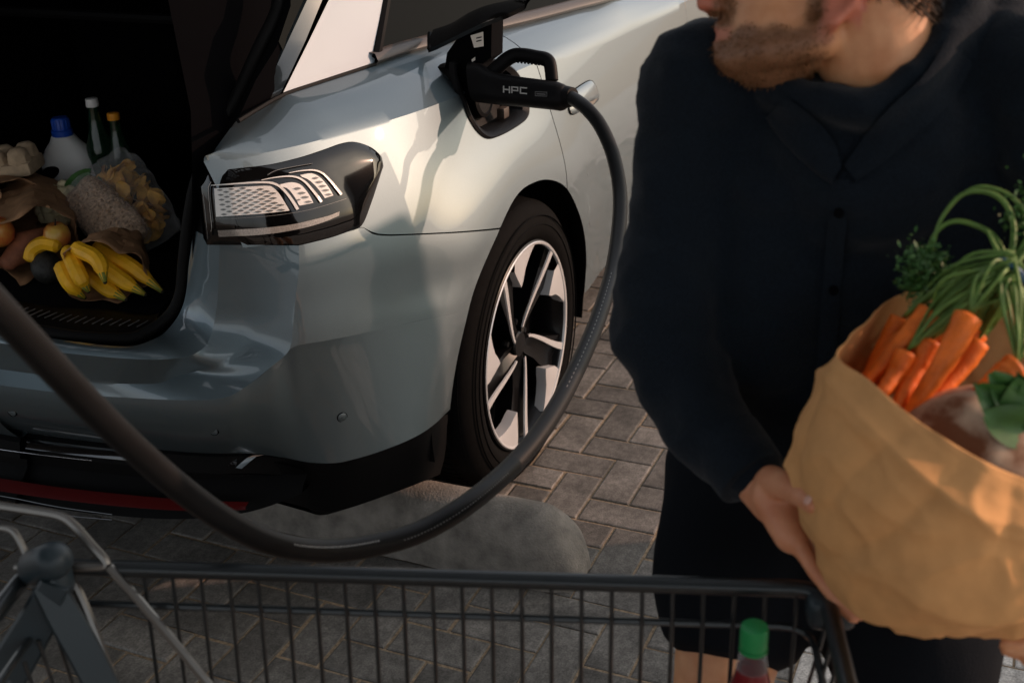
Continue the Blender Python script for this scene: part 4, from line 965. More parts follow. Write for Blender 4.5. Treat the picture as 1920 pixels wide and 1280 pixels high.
fruit(107, 442, FL + .10, .030, 'apple', 'apple', 'red and yellow apple between the paper bags', 'apple')
fruit(-2, 436, FL + .11, .034, 'apple', 'apple', 'red apple half hidden by the torn paper bag', 'apple')
ac = PX(86, 498, Z=FL + .036)
tag(obj('avocado', bumpy(lathe([(.001, -.046), (.02, -.040), (.032, -.02), (.034, 0), (.028, .022), (.018, .042), (.010, .050), (.001, .052)], 20, ac, (.35, .55, .45)), .0012, 60), 'avocado', angle=180), 'dark avocado in front of the torn paper bag', 'avocado')
P3 = [PX(56, 490, Z=FL + .05), PX(62, 468, Z=FL + .075), PX(84, 456, Z=FL + .09), PX(112, 462, Z=FL + .085)]
b_ = tag(obj('banana', tube(cr(P3, 5), [.009] + [.0165] * 14 + [.008], 8), 'banana', angle=20), 'single curved banana arched over the avocado', 'banana')
# upper paper bag at the side, egg box standing on it
u0 = fl(20, 455)
paper('paper_bag', fl(-60, 420) + V(.02, .06, .09), PX(38, 392, Z=FL + .10), .06, .082, None, 'rumpled brown paper bag under the egg box', seed=9, crumple=.014)
ec = PX(12, 336, X=-.36); 
if ec[2] < FL + .16: ec[2] = FL + .165
fr3 = frame((vr[0], vr[1], .12)); parts = [box(ec, (.17, .105, .035), .012, fr3)]
for i in range(3):
    for j in range(2): parts.append(lathe([(.028, 0), (.0275, .012), (.024, .030), (.015, .038), (.004, .039)], 7, ec + fr3[0] * (-.055 + .055 * i) + fr3[1] * (-.026 + .052 * j) + fr3[2] * .012, tuple(fr3[2])))
tag(obj('egg_box', merge(*parts), 'moulded', angle=40), 'beige moulded pulp egg box on the rumpled paper bag', 'egg box')
# cauliflower
cc = PX(128, 388, Z=FL + .075)
cau = tag(empty('cauliflower', (cc[0], cc[1], FL)), 'cream cauliflower with green leaves behind the bag of oats', 'cauliflower')
parts = []
for k in range(70):
    th = math.acos(rng.uniform(-.35, 1)); ph = rng.uniform(0, 2 * math.pi); r = .062
    parts.append(ellipsoid(cc + V(r * math.sin(th) * math.cos(ph), r * math.sin(th) * math.sin(ph), r * .85 * math.cos(th)), (rng.uniform(.010, .017),) * 3, 8, 6))
tag(obj('florets', bumpy(merge(ellipsoid(cc, (.062, .062, .052), 16, 10), *parts), .003, 120), 'cauli', cau, angle=180), kind=None)
def leaf(base, d, up, L, W, bend=.4, name='leaf', mt='leaf', parent=None, n=7, m=5, wav=.12, seed=0):
    d = np.array(d, float); d /= np.linalg.norm(d); s = np.cross(d, up); s /= np.linalg.norm(s); nn = np.cross(s, d); rows = []
    for i, t in enumerate(np.linspace(0, 1, n)):
        w = W * (math.sin(math.pi * min(.97, .08 + t * .9)) ** .7); c = np.array(base) + d * L * t + nn * L * bend * t * t * -1
        rows.append([c + s * w * q + nn * (abs(q) * W * .25 + wav * W * math.sin(6 * t + 3 * q + seed)) for q in np.linspace(-1, 1, m)])
    o = obj(name, grid(rows), mt, parent, angle=180); return o
for dx, dy, L in ((155, 332, .07), (100, 372, .06), (172, 345, .06)):
    tp_ = PX(dx, dy, X=cc[0]); leaf(cc + V(.0, 0, .0), tp_ - cc, (-1, -.3, .3), np.linalg.norm(tp_ - cc) + .02, .032, .15, parent=cau, seed=dx)
# clear bag of oats
def pillow(c, L, W, H, fr, n=22, m=16, seed=0):
    rows = []
    for t in np.linspace(0, 1, m):
        x = (t - .5) * L; e = max(.03, math.sin(math.pi * t)) ** .45; w = W * (.72 + .28 * e); h = H * e
        rows.append([np.array(c) + fr[0] * x + fr[1] * w / 2 * math.copysign(abs(math.cos(a)) ** .7, math.cos(a)) + fr[2] * h / 2 * math.sin(a) for a in np.linspace(0, 2 * math.pi, n, endpoint=False)])
    v, f = grid(rows, True); f.append(tuple(range(n))[::-1]); f.append(tuple((m - 1) * n + j for j in range(n)))
    return bumpy((v, f), .006, 26, seed)
oa, ob = PX(150, 360, Z=FL + .125), PX(245, 448, Z=FL + .055)
fo_ = frame(ob - oa, CAM - oa); oc = (oa + ob) / 2; OL = np.linalg.norm(ob - oa) + .06
oat = tag(empty('bag_of_oats', (oc[0], oc[1], FL)), 'clear plastic bag full of pale brown oats', 'bag of oats')
obj('oats', pillow(oc, OL * .9, .115, .075, fo_, seed=4), 'oats', oat, angle=180)
obj('film', pillow(oc, OL, .125, .083, fo_, seed=4), 'film', oat, angle=30)
fv, ff = [], []
for k in range(900):
    a = rng.uniform(0, math.pi); t = rng.uniform(.06, .94); x = (t - .5) * OL * .9; e = max(.03, math.sin(math.pi * t)) ** .45
    p = oc + fo_[0] * x + fo_[1] * .056 * (.72 + .28 * e) * math.copysign(abs(math.cos(a)) ** .7, math.cos(a)) + fo_[2] * .039 * e * math.sin(a)
    u = rng.normal(size=3); u /= np.linalg.norm(u); w = np.cross(u, rng.normal(size=3)); w /= np.linalg.norm(w); b = len(fv); s = rng.uniform(.003, .0055)
    fv += [p + u * s, p + w * s * .7, p - u * s, p - w * s * .7]; ff.append((b, b + 1, b + 2, b + 3))
tag(obj('flakes', (fv, ff), 'oats', oat, smooth=False, recalc=False), kind='stuff')
# clear bag of crisps
ca, cb = PX(205, 312, Z=FL + .165), PX(290, 440, Z=FL + .045)
fc_ = frame(cb - ca, CAM - ca); c0 = (ca + cb) / 2; CL = np.linalg.norm(cb - ca) + .05
cri = tag(empty('bag_of_crisps', (c0[0], c0[1], FL)), 'clear plastic bag of golden crisps behind the oats', 'bag of crisps')
fv, ff = [], []
for k in range(130):
    t = rng.uniform(.08, .92); x = (t - .5) * CL * .9; e = math.sin(math.pi * t) ** .45; a = rng.uniform(0, 2 * math.pi); q = math.sqrt(rng.uniform(.1, .85))
    p = c0 + fc_[0] * x + fc_[1] * .06 * e * q * math.cos(a) + fc_[2] * .04 * e * q * math.sin(a)
    fr4 = frame(rng.normal(size=3), rng.normal(size=3)); R0 = rng.uniform(.016, .024); b = len(fv); cu = rng.uniform(8, 22)
    for i in range(4):
        for j in range(4):
            X_, Y_ = (i / 1.5 - 1), (j / 1.5 - 1); X_, Y_ = X_ * math.sqrt(1 - Y_ * Y_ / 2), Y_ * math.sqrt(1 - X_ * X_ / 2)
            fv.append(p + fr4[0] * R0 * X_ + fr4[1] * R0 * .8 * Y_ + fr4[2] * cu * (R0 * X_) ** 2 - fr4[2] * cu * .4 * (R0 * Y_) ** 2)
    ff += [(b + i * 4 + j, b + i * 4 + j + 1, b + i * 4 + j + 5, b + i * 4 + j + 4) for i in range(3) for j in range(3)]
tag(obj('crisps', (fv, ff), 'crisp', cri, angle=180, recalc=False), kind='stuff')
obj('film', bumpy(pillow(c0, CL, .145, .10, fc_, seed=6, m=26, n=30), .006, 45, 3), 'film', cri, angle=25)
# small brown post far behind
# ================================================================ unseen column added to shade the bumper corner and ground (right of the bay)
mat('column_grey', (.05, .055, .06), .4, .1, .3); mat('screen', (.01, .012, .015), .1, 0, .6)
CC = np.array((.465, -2.14, 0))
col_ = tag(empty('shade_column', tuple(CC)), 'unseen dark grey column added beside the bay to shade the bumper corner', 'shade column')
obj('cabinet', box(CC + V(0, 0, .87), (.53, .36, 1.58), .03, seg=3), 'column_grey', col_); obj('plinth', box(CC + V(0, 0, .04), (.60, .44, .08), .01), 'concrete', col_)
obj('screen', box(CC + V(-.02, .182, 1.32), (.20, .012, .26), .004), 'screen', col_); obj('holster', box(CC + V(0, .2, .95), (.12, .05, .2), .015), 'plastic', col_)  # screen and holster only dress the added column

# unseen canopy with glazed grids, added to darken the ground and reflect in the paint
cv, cf_ = [], []
def solid(i, j):
    x, y = -8.0 + .1 * i, -3.4 + .1 * j
    for (x0, x1, y0, y1) in ((-3.4, -2.2, -2.2, .6), (-2.0, -.8, -1.6, 1.4), (-4.8, -3.6, -2.2, .6), (-2.0, -.8, 1.8, 3.6)):
        if x0 - .01 <= x < x1 - .01 and y0 - .01 <= y < y1 - .01: return (round((x - x0) * 10) % 3 == 0) or (round((y - y0) * 10) % 3 == 0)
    return True
for i in range(75):
    for j in range(94):
        if solid(i, j):
            x, y = -8.0 + .1 * i, -3.4 + .1 * j; b = len(cv); cv += [(x, y, 3.45), (x + .1, y, 3.45), (x + .1, y + .1, 3.45), (x, y + .1, 3.45), (x, y, 3.57), (x + .1, y, 3.57), (x + .1, y + .1, 3.57), (x, y + .1, 3.57)]
            cf_ += [(b + 3, b + 2, b + 1, b), (b + 4, b + 5, b + 6, b + 7), (b, b + 1, b + 5, b + 4), (b + 1, b + 2, b + 6, b + 5), (b + 2, b + 3, b + 7, b + 6), (b + 3, b, b + 4, b + 7)]
can = tag(empty('unseen_canopy', (-3.2, 4.6, 0)), 'unseen dark flat canopy with glazed grids, added to darken the bay', 'canopy')
obj('roof', (cv, cf_), 'column_grey', can, smooth=False, recalc=False)
for px_, py_ in ((-7.6, 4.6), (-.9, 4.6)): obj('post', box((px_, py_, 1.72), (.2, .2, 3.46), .02), 'column_grey', can)
# ================================================================ the man
mat('sweater', (.0072, .0112, .0165), .95, spec=.08, sheen=.08, bump=.7, bump_scale=420, noise_amt=.25, noise_scale=300)
mat('shorts', (.006, .0075, .010), .92, spec=.08, bump=.5, bump_scale=500)
mat('hair', (.045, .026, .014), .6, spec=.3, noise_amt=.4, noise_scale=200); mat('beard_hair', (.16, .075, .03), .6, spec=.25, noise_amt=.4, noise_scale=200)
mat('shoe', (.02, .02, .02), .6); mat('nail', (.62, .36, .28), .35, sub=.2)
# skin: base tone with a ginger stubble zone given by a point attribute
sk = bpy.data.materials.new('skin'); sk.use_nodes = True; nt = sk.node_tree; b = nt.nodes['Principled BSDF']
b.inputs['Roughness'].default_value = .5; b.inputs['Subsurface Weight'].default_value = .18; b.inputs['Subsurface Radius'].default_value = (.012, .005, .003); b.inputs['Subsurface Scale'].default_value = .5
at_ = nt.nodes.new('ShaderNodeAttribute'); at_.attribute_name = 'stubble'; at2 = nt.nodes.new('ShaderNodeAttribute'); at2.attribute_name = 'ruddy'
tcx = nt.nodes.new('ShaderNodeTexCoord'); n1 = nt.nodes.new('ShaderNodeTexNoise'); n1.inputs['Scale'].default_value = 28; n1.inputs['Detail'].default_value = 5; nt.links.new(tcx.outputs['Object'], n1.inputs[0])
r1 = nt.nodes.new('ShaderNodeValToRGB'); r1.color_ramp.elements[0].color = (.52, .22, .095, 1); r1.color_ramp.elements[1].color = (.68, .35, .18, 1); r1.color_ramp.elements[0].position = .3; r1.color_ramp.elements[1].position = .7; nt.links.new(n1.outputs[0], r1.inputs[0])
m2 = nt.nodes.new('ShaderNodeMix'); m2.data_type = 'RGBA'; nt.links.new(at2.outputs['Fac'], m2.inputs['Factor']); nt.links.new(r1.outputs[0], m2.inputs['A']); m2.inputs['B'].default_value = (.50, .13, .09, 1)
m1 = nt.nodes.new('ShaderNodeMix'); m1.data_type = 'RGBA'; nt.links.new(at_.outputs['Fac'], m1.inputs['Factor']); nt.links.new(m2.outputs['Result'], m1.inputs['A']); m1.inputs['B'].default_value = (.17, .075, .035, 1)
nt.links.new(m1.outputs['Result'], b.inputs['Base Color'])
n2 = nt.nodes.new('ShaderNodeTexNoise'); n2.inputs['Scale'].default_value = 450; nt.links.new(tcx.outputs['Object'], n2.inputs[0]); bp = nt.nodes.new('ShaderNodeBump'); bp.inputs['Strength'].default_value = .25; bp.inputs['Distance'].default_value = .001; nt.links.new(n2.outputs[0], bp.inputs['Height']); nt.links.new(bp.outputs[0], b.inputs['Normal']); M['skin'] = sk
# head frame: he looks towards the open boot (to the left), head tipped a little forward
HD = 1.275
ear = at(1546, 12, HD)                                 # near ear canal
hf = -CR * .975 + CF * .08 - CD * .19; hf /= np.linalg.norm(hf)
hu = -CD - hf * (-CD @ hf); hu /= np.linalg.norm(hu); hs = -np.cross(hf, hu); hs = hs if hs @ (-CF) > 0 else -hs   # towards the camera
HS = 1.0
HO = ear - hs * .070 * HS                                   # head centre line at ear height
def hd(f, u, s): return HO + (hf * f + hu * u + hs * s) * HS
HFR = np.array([hf, hs, hu])
neck_b = at(1640, 165, 1.43); neck_t = hd(-.035, -.03, 0)
sh_r, sh_l = at(1318, 150, 1.43), at(1945, 150, 1.31)
chest = at(1600, 330, 1.47); waist = at(1560, 620, 1.56); pelv = at(1535, 860, 1.60)
elb_r, wr_r = at(1240, 655, 1.46), at(1418, 900, 1.345)
hip_r, hip_l = at(1425, 890, 1.60), at(1660, 900, 1.57)
kn_r, kn_l = at(1345, 1325, 1.56), at(1735, 1400, 1.47)
an_r, an_l = V(kn_r[0] + .07, kn_r[1] + .02, .09), V(kn_l[0] + .07, kn_l[1] - .01, .09)
elb_l, wr_l = at(2130, 650, 1.30), at(2000, 1190, 1.24)
parts = []
# skull, jaw, face
parts += [ellipsoid(hd(-.015, .055, 0), (.098, .074, .088), 28, 18, HFR), ellipsoid(hd(.035, .0, 0), (.060, .062, .080), 24, 14, HFR)]
parts += [capsule([hd(-.005, -.030, .052), hd(.045, -.047, .040), hd(.079, -.055, .012)], [.022, .021, .016], 14), capsule([hd(-.005, -.030, -.052), hd(.045, -.047, -.040), hd(.079, -.055, -.012)], [.022, .022, .019], 14)]
parts += [ellipsoid(hd(.084, -.053, 0), (.017, .020, .014), 16, 10, HFR), ellipsoid(hd(.05, -.044, 0), (.043, .046, .034), 18, 12, HFR)]
parts += [capsule([hd(.089, .042, 0), hd(.104, .018, 0), hd(.119, .004, 0)], [.010, .0115, .0125], 12), ellipsoid(hd(.108, -.001, .012), (.011, .008, .009), 10, 8, HFR), ellipsoid(hd(.108, -.001, -.012), (.011, .008, .009), 10, 8, HFR)]
parts += [capsule([hd(.080, -.024, .022), hd(.1005, -.0215, 0), hd(.080, -.024, -.022)], [.006, .0085, .006], 10), capsule([hd(.078, -.038, .020), hd(.0975, -.0395, 0), hd(.078, -.038, -.020)], [.006, .0085, .006], 10)]
parts += [ellipsoid(hd(.055, .02, .042), (.03, .022, .026), 16, 10, HFR), ellipsoid(hd(.055, .02, -.042), (.03, .022, .026), 16, 10, HFR), ellipsoid(hd(.068, .062, 0), (.03, .055, .018), 16, 10, HFR)]
# ear: rim, lobe and bowl
for sg in (1, -1):
    e_ = [hd(.008, .012, sg * .074), hd(.004, .032, sg * .082), hd(-.012, .040, sg * .086), hd(-.026, .028, sg * .087), hd(-.027, .006, sg * .084), hd(-.016, -.012, sg * .079), hd(-.005, -.020, sg * .075)]
    parts += [tube(cr(e_, 3), [.0055] * 15 + [.007, .0085, .0085, .007], 8), ellipsoid(hd(-.010, .008, sg * .074), (.018, .005, .026), 12, 8, HFR), ellipsoid(hd(-.004, -.018, sg * .074), (.009, .006, .010), 10, 8, HFR)]
# neck, trunk, limbs (mostly under clothes)
parts += [capsule([hd(-.045, .02, 0), at(1640, 30, 1.315), at(1645, 95, 1.335)], [.058, .062, .066], 22), capsule([at(1645, 95, 1.335), neck_b, chest], [.060, .06, .08], 18)]
parts += [capsule([chest, waist, pelv], [.08, .10, .11], 18), capsule([sh_r, neck_b, sh_l], [.04, .04, .04], 12)]
parts += [capsule([sh_r, elb_r, wr_r], [.05, .038, .027], 14), capsule([sh_l, elb_l, wr_l], [.05, .038, .027], 14)]
parts += [capsule([hip_r, (hip_r + kn_r) / 2, kn_r, kn_r * .62 + an_r * .38 + V(.02, 0, 0), an_r], [.085, .078, .058, .055, .036], 18), capsule([hip_l, (hip_l + kn_l) / 2, kn_l, kn_l * .62 + an_l * .38 + V(.02, 0, 0), an_l], [.085, .078, .058, .055, .036], 18)]
# right hand: palm, four fingers under the bag, thumb on its front
pal = [(1425, 905, 1.335), (1462, 945, 1.318), (1490, 1000, 1.305)]
parts += [capsule([at(1418, 900, 1.345), at(1455, 935, 1.325)], [.027, .030], 14), capsule([at(1448, 930, 1.312), at(1484, 1005, 1.283)], [.024, .019], 12), capsule([at(1452, 925, 1.345), at(1492, 990, 1.33)], [.021, .019], 12), capsule([at(1470, 935, 1.30), at(1480, 965, 1.295)], [.020, .018], 12)]
fing = [[(1488, 1003, 1.283), (1530, 1070, 1.262), (1568, 1120, 1.25), (1600, 1156, 1.245)], [(1490, 1000, 1.303), (1532, 1064, 1.292), (1576, 1118, 1.282), (1612, 1152, 1.276)], [(1490, 996, 1.322), (1530, 1055, 1.316), (1572, 1106, 1.308), (1604, 1138, 1.302)], [(1486, 988, 1.340), (1520, 1040, 1.336), (1552, 1082, 1.330), (1578, 1110, 1.326)]]
for k, fg in enumerate(fing): parts.append(capsule([at(*q) for q in fg], [(.0108, .0098, .0090, .0078), (.0108, .0098, .0090, .0078), (.0102, .0094, .0086, .0075), (.0092, .0084, .0078, .0068)][k], 12))
thumb = [at(1446, 900, 1.315), at(1476, 912, 1.255), at(1506, 930, 1.205), at(1527, 945, 1.180)]
parts.append(capsule(thumb, [.0175, .0145, .0125, .0110], 12))
# left hand supporting the bag from below, out at the frame edge
parts += [capsule([wr_l, at(1965, 1215, 1.22)], [.027, .030], 12)]
for k in range(4): parts.append(capsule([at(1965, 1200 + k * 8, 1.19 + k * .018), at(1925, 1205 + k * 6, 1.18 + k * .018), at(1888, 1205 + k * 4, 1.185 + k * .018)], [.0105, .0095, .008], 10))
parts.append(capsule([at(1970, 1190, 1.17), at(1955, 1150, 1.12), at(1945, 1120, 1.10)], [.014, .012, .010], 10))
person = eval_mods('person', merge(*parts), [('REMESH', dict(mode='VOXEL', voxel_size=.0042)), ('SMOOTH', dict(factor=.5, iterations=4))], 'skin')
me = person.data; n = len(me.vertices); co = np.empty(n * 3); me.vertices.foreach_get('co', co); co = co.reshape(-1, 3)
q = (co - HO) / HS; F_, U_, S_ = q @ hf, q @ hu, np.abs(q @ hs); near = np.linalg.norm(q, axis=1) < .2
ss = lambda a, b, x: (lambda t: t * t * (3 - 2 * t))(np.clip((x - a) / (b - a), 0, 1))
nz = np.zeros(n); nz[near] = [noise.noise(Vector(tuple(c)) * 60) * .012 for c in co[near]]
st_ = ss(-.018, -.034, U_ - .0 + nz - .25 * np.clip(.03 - F_, 0, .1)) * ss(-.02, .012, F_ + nz) * ss(-.125, -.10, U_)
st_ = np.maximum(st_, ss(.02, -.004, U_ + nz) * ss(.080, .094, F_) * ss(.118, .108, F_) * .9)            # moustache
st_ = np.maximum(st_, ss(.022, .010, F_) * ss(-.002, .008, F_ + .004) * ss(.05, .02, U_) * ss(-.04, -.02, U_) * .8)   # sideburn
lips = ss(.010, .004, np.abs(U_ + .031)) * ss(.084, .09, F_); st_ *= (1 - .8 * lips)
a_ = me.attributes.new('stubble', 'FLOAT', 'POINT'); a_.data.foreach_set('value', (st_ * near * .86).astype(np.float32))
rd = np.maximum(ss(.095, .115, F_) * near, ss(.068, .076, S_) * (np.abs(F_ + .01) < .03) * (U_ > -.04) * near) * .75 + lips * near * .6
hand = np.linalg.norm(co - at(1540, 1080, 1.28), axis=1) < .16; rd = np.maximum(rd, hand * .28)
a_ = me.attributes.new('ruddy', 'FLOAT', 'POINT'); a_.data.foreach_set('value', np.clip(rd, 0, 1).astype(np.float32))
tag(person, 'man in dark navy jumper and shorts holding a paper bag of groceries', 'person')
# thumb nail
tn = at(1533, 946, 1.2315); tfr = frame(thumb[3] - thumb[2], CAM - thumb[3])
obj('thumb_nail', ellipsoid(thumb[3] + tfr[2] * .0095 + tfr[0] * .002, (.0065, .0055, .0018), 12, 8, tfr), 'nail', person, angle=180)
# eyes, brows
for sg in (1, -1):
    obj('eye', ellipsoid(hd(.082, .038, sg * .031), (.011,) * 3, 14, 10), 'cap_white', person, angle=180)
# hair cap with short strands; stubble strands
dg = bpy.context.evaluated_depsgraph_get()
def strands(cond, count, L, w, drop, mt, name, jit=.5):
    idx = np.nonzero(cond)[0]
    if len(idx) == 0: return
    nrm = np.empty(n * 3); me.vertices.foreach_get('normal', nrm); nr = nrm.reshape(-1, 3)
    v, f = [], []
    for i in rng.choice(idx, count):
        p = co[i] + rng.normal(0, .0015, 3); d = nr[i] * .55 + np.array(drop) + rng.normal(0, .22 * jit, 3); d /= np.linalg.norm(d); s = np.cross(d, nr[i] + rng.normal(0, .3, 3)); s /= np.linalg.norm(s) + 1e-9; l = L * rng.uniform(.6, 1.2); b = len(v)
        v += [p - s * w, p + s * w, p + d * l * .6 + s * w * .7, p + d * l * .6 - s * w * .7, p + d * l + np.array(drop) * l * .3]
        f += [(b, b + 1, b + 2, b + 3), (b + 3, b + 2, b + 4)]
    return tag(obj(name, (v, f), mt, person, smooth=False, recalc=False), kind='stuff')
hairz = near & (((F_ < .05 - .9 * np.clip(.075 - U_, -1, .1)) & (U_ > .05)) | ((F_ < -.035) & (U_ > .012 + .10 * np.clip(F_ + .10, -.05, .1))) ) & ~((np.abs(F_ + .01) < .028) & (U_ < .05) & (S_ > .068))
strands(hairz, 9000, .014, .0009, -hf * .35 - hu * .55, 'hair', 'hair')
strands(near & (st_ > .35), 7000, .0046, .0005, -hu * .35 - hf * .05, 'beard_hair', 'beard', .9)
# jumper: trunk and sleeves
parts = [capsule([at(1600, 350, 1.50), at(1590, 420, 1.50), waist, at(1540, 800, 1.585), at(1520, 900, 1.60)], [.120, .140, .150, .150, .145], 26)]
parts += [capsule([at(1445, 205, 1.45), at(1470, 340, 1.47), at(1440, 620, 1.52)], [.085, .11, .11], 20), capsule([at(1830, 170, 1.39), at(1790, 340, 1.43), at(1740, 620, 1.50)], [.085, .11, .12], 20)]
parts += [capsule([at(1480, 190, 1.44), at(1380, 160, 1.44), sh_r], [.06, .068, .070], 18), capsule([at(1800, 105, 1.40), at(1870, 110, 1.36), sh_l], [.062, .068, .070], 18)]
parts += [capsule([at(1760, 60, 1.44), at(1640, 120, 1.46), at(1500, 140, 1.46)], [.06, .06, .06], 14)]
parts += [capsule([sh_r, at(1296, 300, 1.45), at(1262, 480, 1.46), at(1246, 640, 1.455), at(1290, 740, 1.43), at(1345, 820, 1.39), at(1398, 880, 1.352)], [.070, .066, .063, .062, .056, .048, .040], 22)]
parts += [capsule([sh_l, at(2060, 400, 1.30), elb_l, (elb_l + wr_l) / 2, wr_l + (elb_l - wr_l) * .12], [.070, .066, .062, .052, .042], 20)]
parts += [capsule(cr([at(1822, -40, 1.33), at(1800, 30, 1.30), at(1752, 110, 1.285), at(1690, 168, 1.282), at(1615, 196, 1.290), at(1540, 186, 1.310), at(1460, 170, 1.36)], 4), .021, 10)]
parts += [capsule([at(1690, 250, 1.365), at(1640, 330, 1.40)], [.085, .10], 16), capsule([at(1560, 265, 1.385), at(1580, 340, 1.42)], [.075, .10], 16), capsule([at(1850, 40, 1.36), at(1800, 150, 1.36), at(1760, 250, 1.37)], [.05, .065, .075], 14)]
parts += [capsule([at(1720, 160, 1.335), at(1640, 260, 1.37), at(1600, 340, 1.40)], [.035, .045, .05], 12), capsule([at(1540, 215, 1.375), at(1580, 300, 1.395)], [.035, .045], 12), capsule([at(1820, 60, 1.36), at(1760, 150, 1.345)], [.035, .035], 12)]
def wrinkle(vf, amp, sc, seed): return bumpy(vf, amp, sc, seed, 3)
jum = eval_mods('jumper', merge(*parts), [('REMESH', dict(mode='VOXEL', voxel_size=.008)), ('SMOOTH', dict(factor=.6, iterations=6))], 'sweater', person)
jm = jum.data
def push(mesh, fn):
    k = len(mesh.vertices); c = np.empty(k * 3); mesh.vertices.foreach_get('co', c); nn = np.empty(k * 3); mesh.vertices.foreach_get('normal', nn)
    c = c.reshape(-1, 3); nn = nn.reshape(-1, 3); w = np.array([fn(Vector(tuple(p))) for p in c])
    mesh.vertices.foreach_set('co', (c + nn * w[:, None]).ravel()); mesh.update()
push(jm, lambda c: noise.fractal(Vector((c.x * 9, c.y * 9, c.z * 16)), 1.0, 2.0, 3) * .008 + (1 - 2 * abs(noise.noise(Vector((c.x * 17, c.y * 17, c.z * 24))))) * .0035)
jm.update()
# collar, placket, buttons and cuff laid on the jumper surface
from mathutils.bvhtree import BVHTree
bmj = bmesh.new(); bmj.from_mesh(jm); bvh = BVHTree.FromBMesh(bmj)
def onj(x, y, off=.004):
    d = Vector(tuple(ray(x, y))).normalized(); h = bvh.ray_cast(Vector(tuple(CAM)), d)
    return np.array(h[0]) - np.array(d) * off if h[0] is not None else at(x, y, 1.36)
def lapel(inner, outer, name, off=.007):
    a, b = resample(cr([np.array(p) for p in inner], 5), 22), resample(cr([np.array(p) for p in outer], 5), 22); rr = []
    for p, q in zip(a, b): rr.append([onj(*(p + (q - p) * t), off * (.4 + .9 * math.sin(math.pi * (.25 + .6 * t)))) for t in np.linspace(0, 1, 7)])
    for _ in range(3): rr = [[(rr[max(i - 1, 0)][j] + 2 * rr[i][j] + rr[min(i + 1, 21)][j]) / 4 for j in range(7)] for i in range(22)]
    rr = [r + [r[-1] + CF * .008] for r in rr]
    return obj(name, grid(rr), 'sweater', person, angle=60)
lapel([(1778, 70), (1735, 140), (1670, 200), (1618, 260), (1578, 318)], [(1830, 110), (1790, 185), (1722, 250), (1664, 300), (1598, 345)], 'collar')
lapel([(1470, 182), (1505, 205), (1545, 240), (1570, 280), (1578, 318)], [(1435, 215), (1465, 260), (1505, 300), (1540, 330), (1566, 345)], 'collar')
lapel([(1560, 320), (1545, 500), (1530, 700), (1520, 900)], [(1596, 320), (1581, 500), (1566, 700), (1556, 900)], 'placket', .004)
for x, y in ((1572, 400), (1562, 545), (1550, 690), (1540, 830)): obj('button', lathe([(.0055, 0), (.0058, .0016), (.004, .0024), (0, .002)], 14, onj(x, y, .007), tuple(-CF)), 'matt_black', person)
cd_ = wr_r - elb_r; cd_ /= np.linalg.norm(cd_); cw = at(1400, 882, 1.352)
obj('cuff', tube([cw - cd_ * .045, cw - cd_ * .02, cw + cd_ * .012, cw + cd_ * .014], [.0425, .0425, .0405, .036], 26), 'sweater', person)
# shorts
def tubeleg(hip, kn, r0, r1, ext):
    d = kn - hip; return capsule([hip, hip + d * .35, hip + d * ext], [r0, (r0 + r1) / 2, r1], 24, 2)
parts = [capsule([pelv + CR * -.06, pelv + CR * .06], [.135, .135], 22), tubeleg(hip_r, kn_r, .125, .108, .53), tubeleg(hip_l, kn_l, .125, .110, .62)]
sho = eval_mods('shorts', merge(*parts), [('REMESH', dict(mode='VOXEL', voxel_size=.008)), ('SMOOTH', dict(factor=.5, iterations=5))], 'shorts', person)
push(sho.data, lambda c: noise.noise(Vector((c.x * 14, c.y * 14, c.z * 8))) * .008)
for a_n, k_n in ((an_r, kn_r), (an_l, kn_l)):
    rows_ = []
    for t, w, h in ((0, .03, .05), (.08, .042, .075), (.3, .045, .10), (.5, .045, .075), (.75, .050, .055), (.92, .042, .045), (1, .02, .03)):
        c = a_n + V(.07 - .28 * t, 0, -.09)
        rows_.append([c + V(0, w * math.cos(a), max(0, h * (math.sin(a) * .5 + .5))) for a in np.linspace(0, 2 * math.pi, 16, endpoint=False)])
    v, f = grid(rows_, True); f += [tuple(range(16))[::-1], tuple(96 + j for j in range(16))]
    obj('shoe', (v, f), 'shoe', person, angle=50)

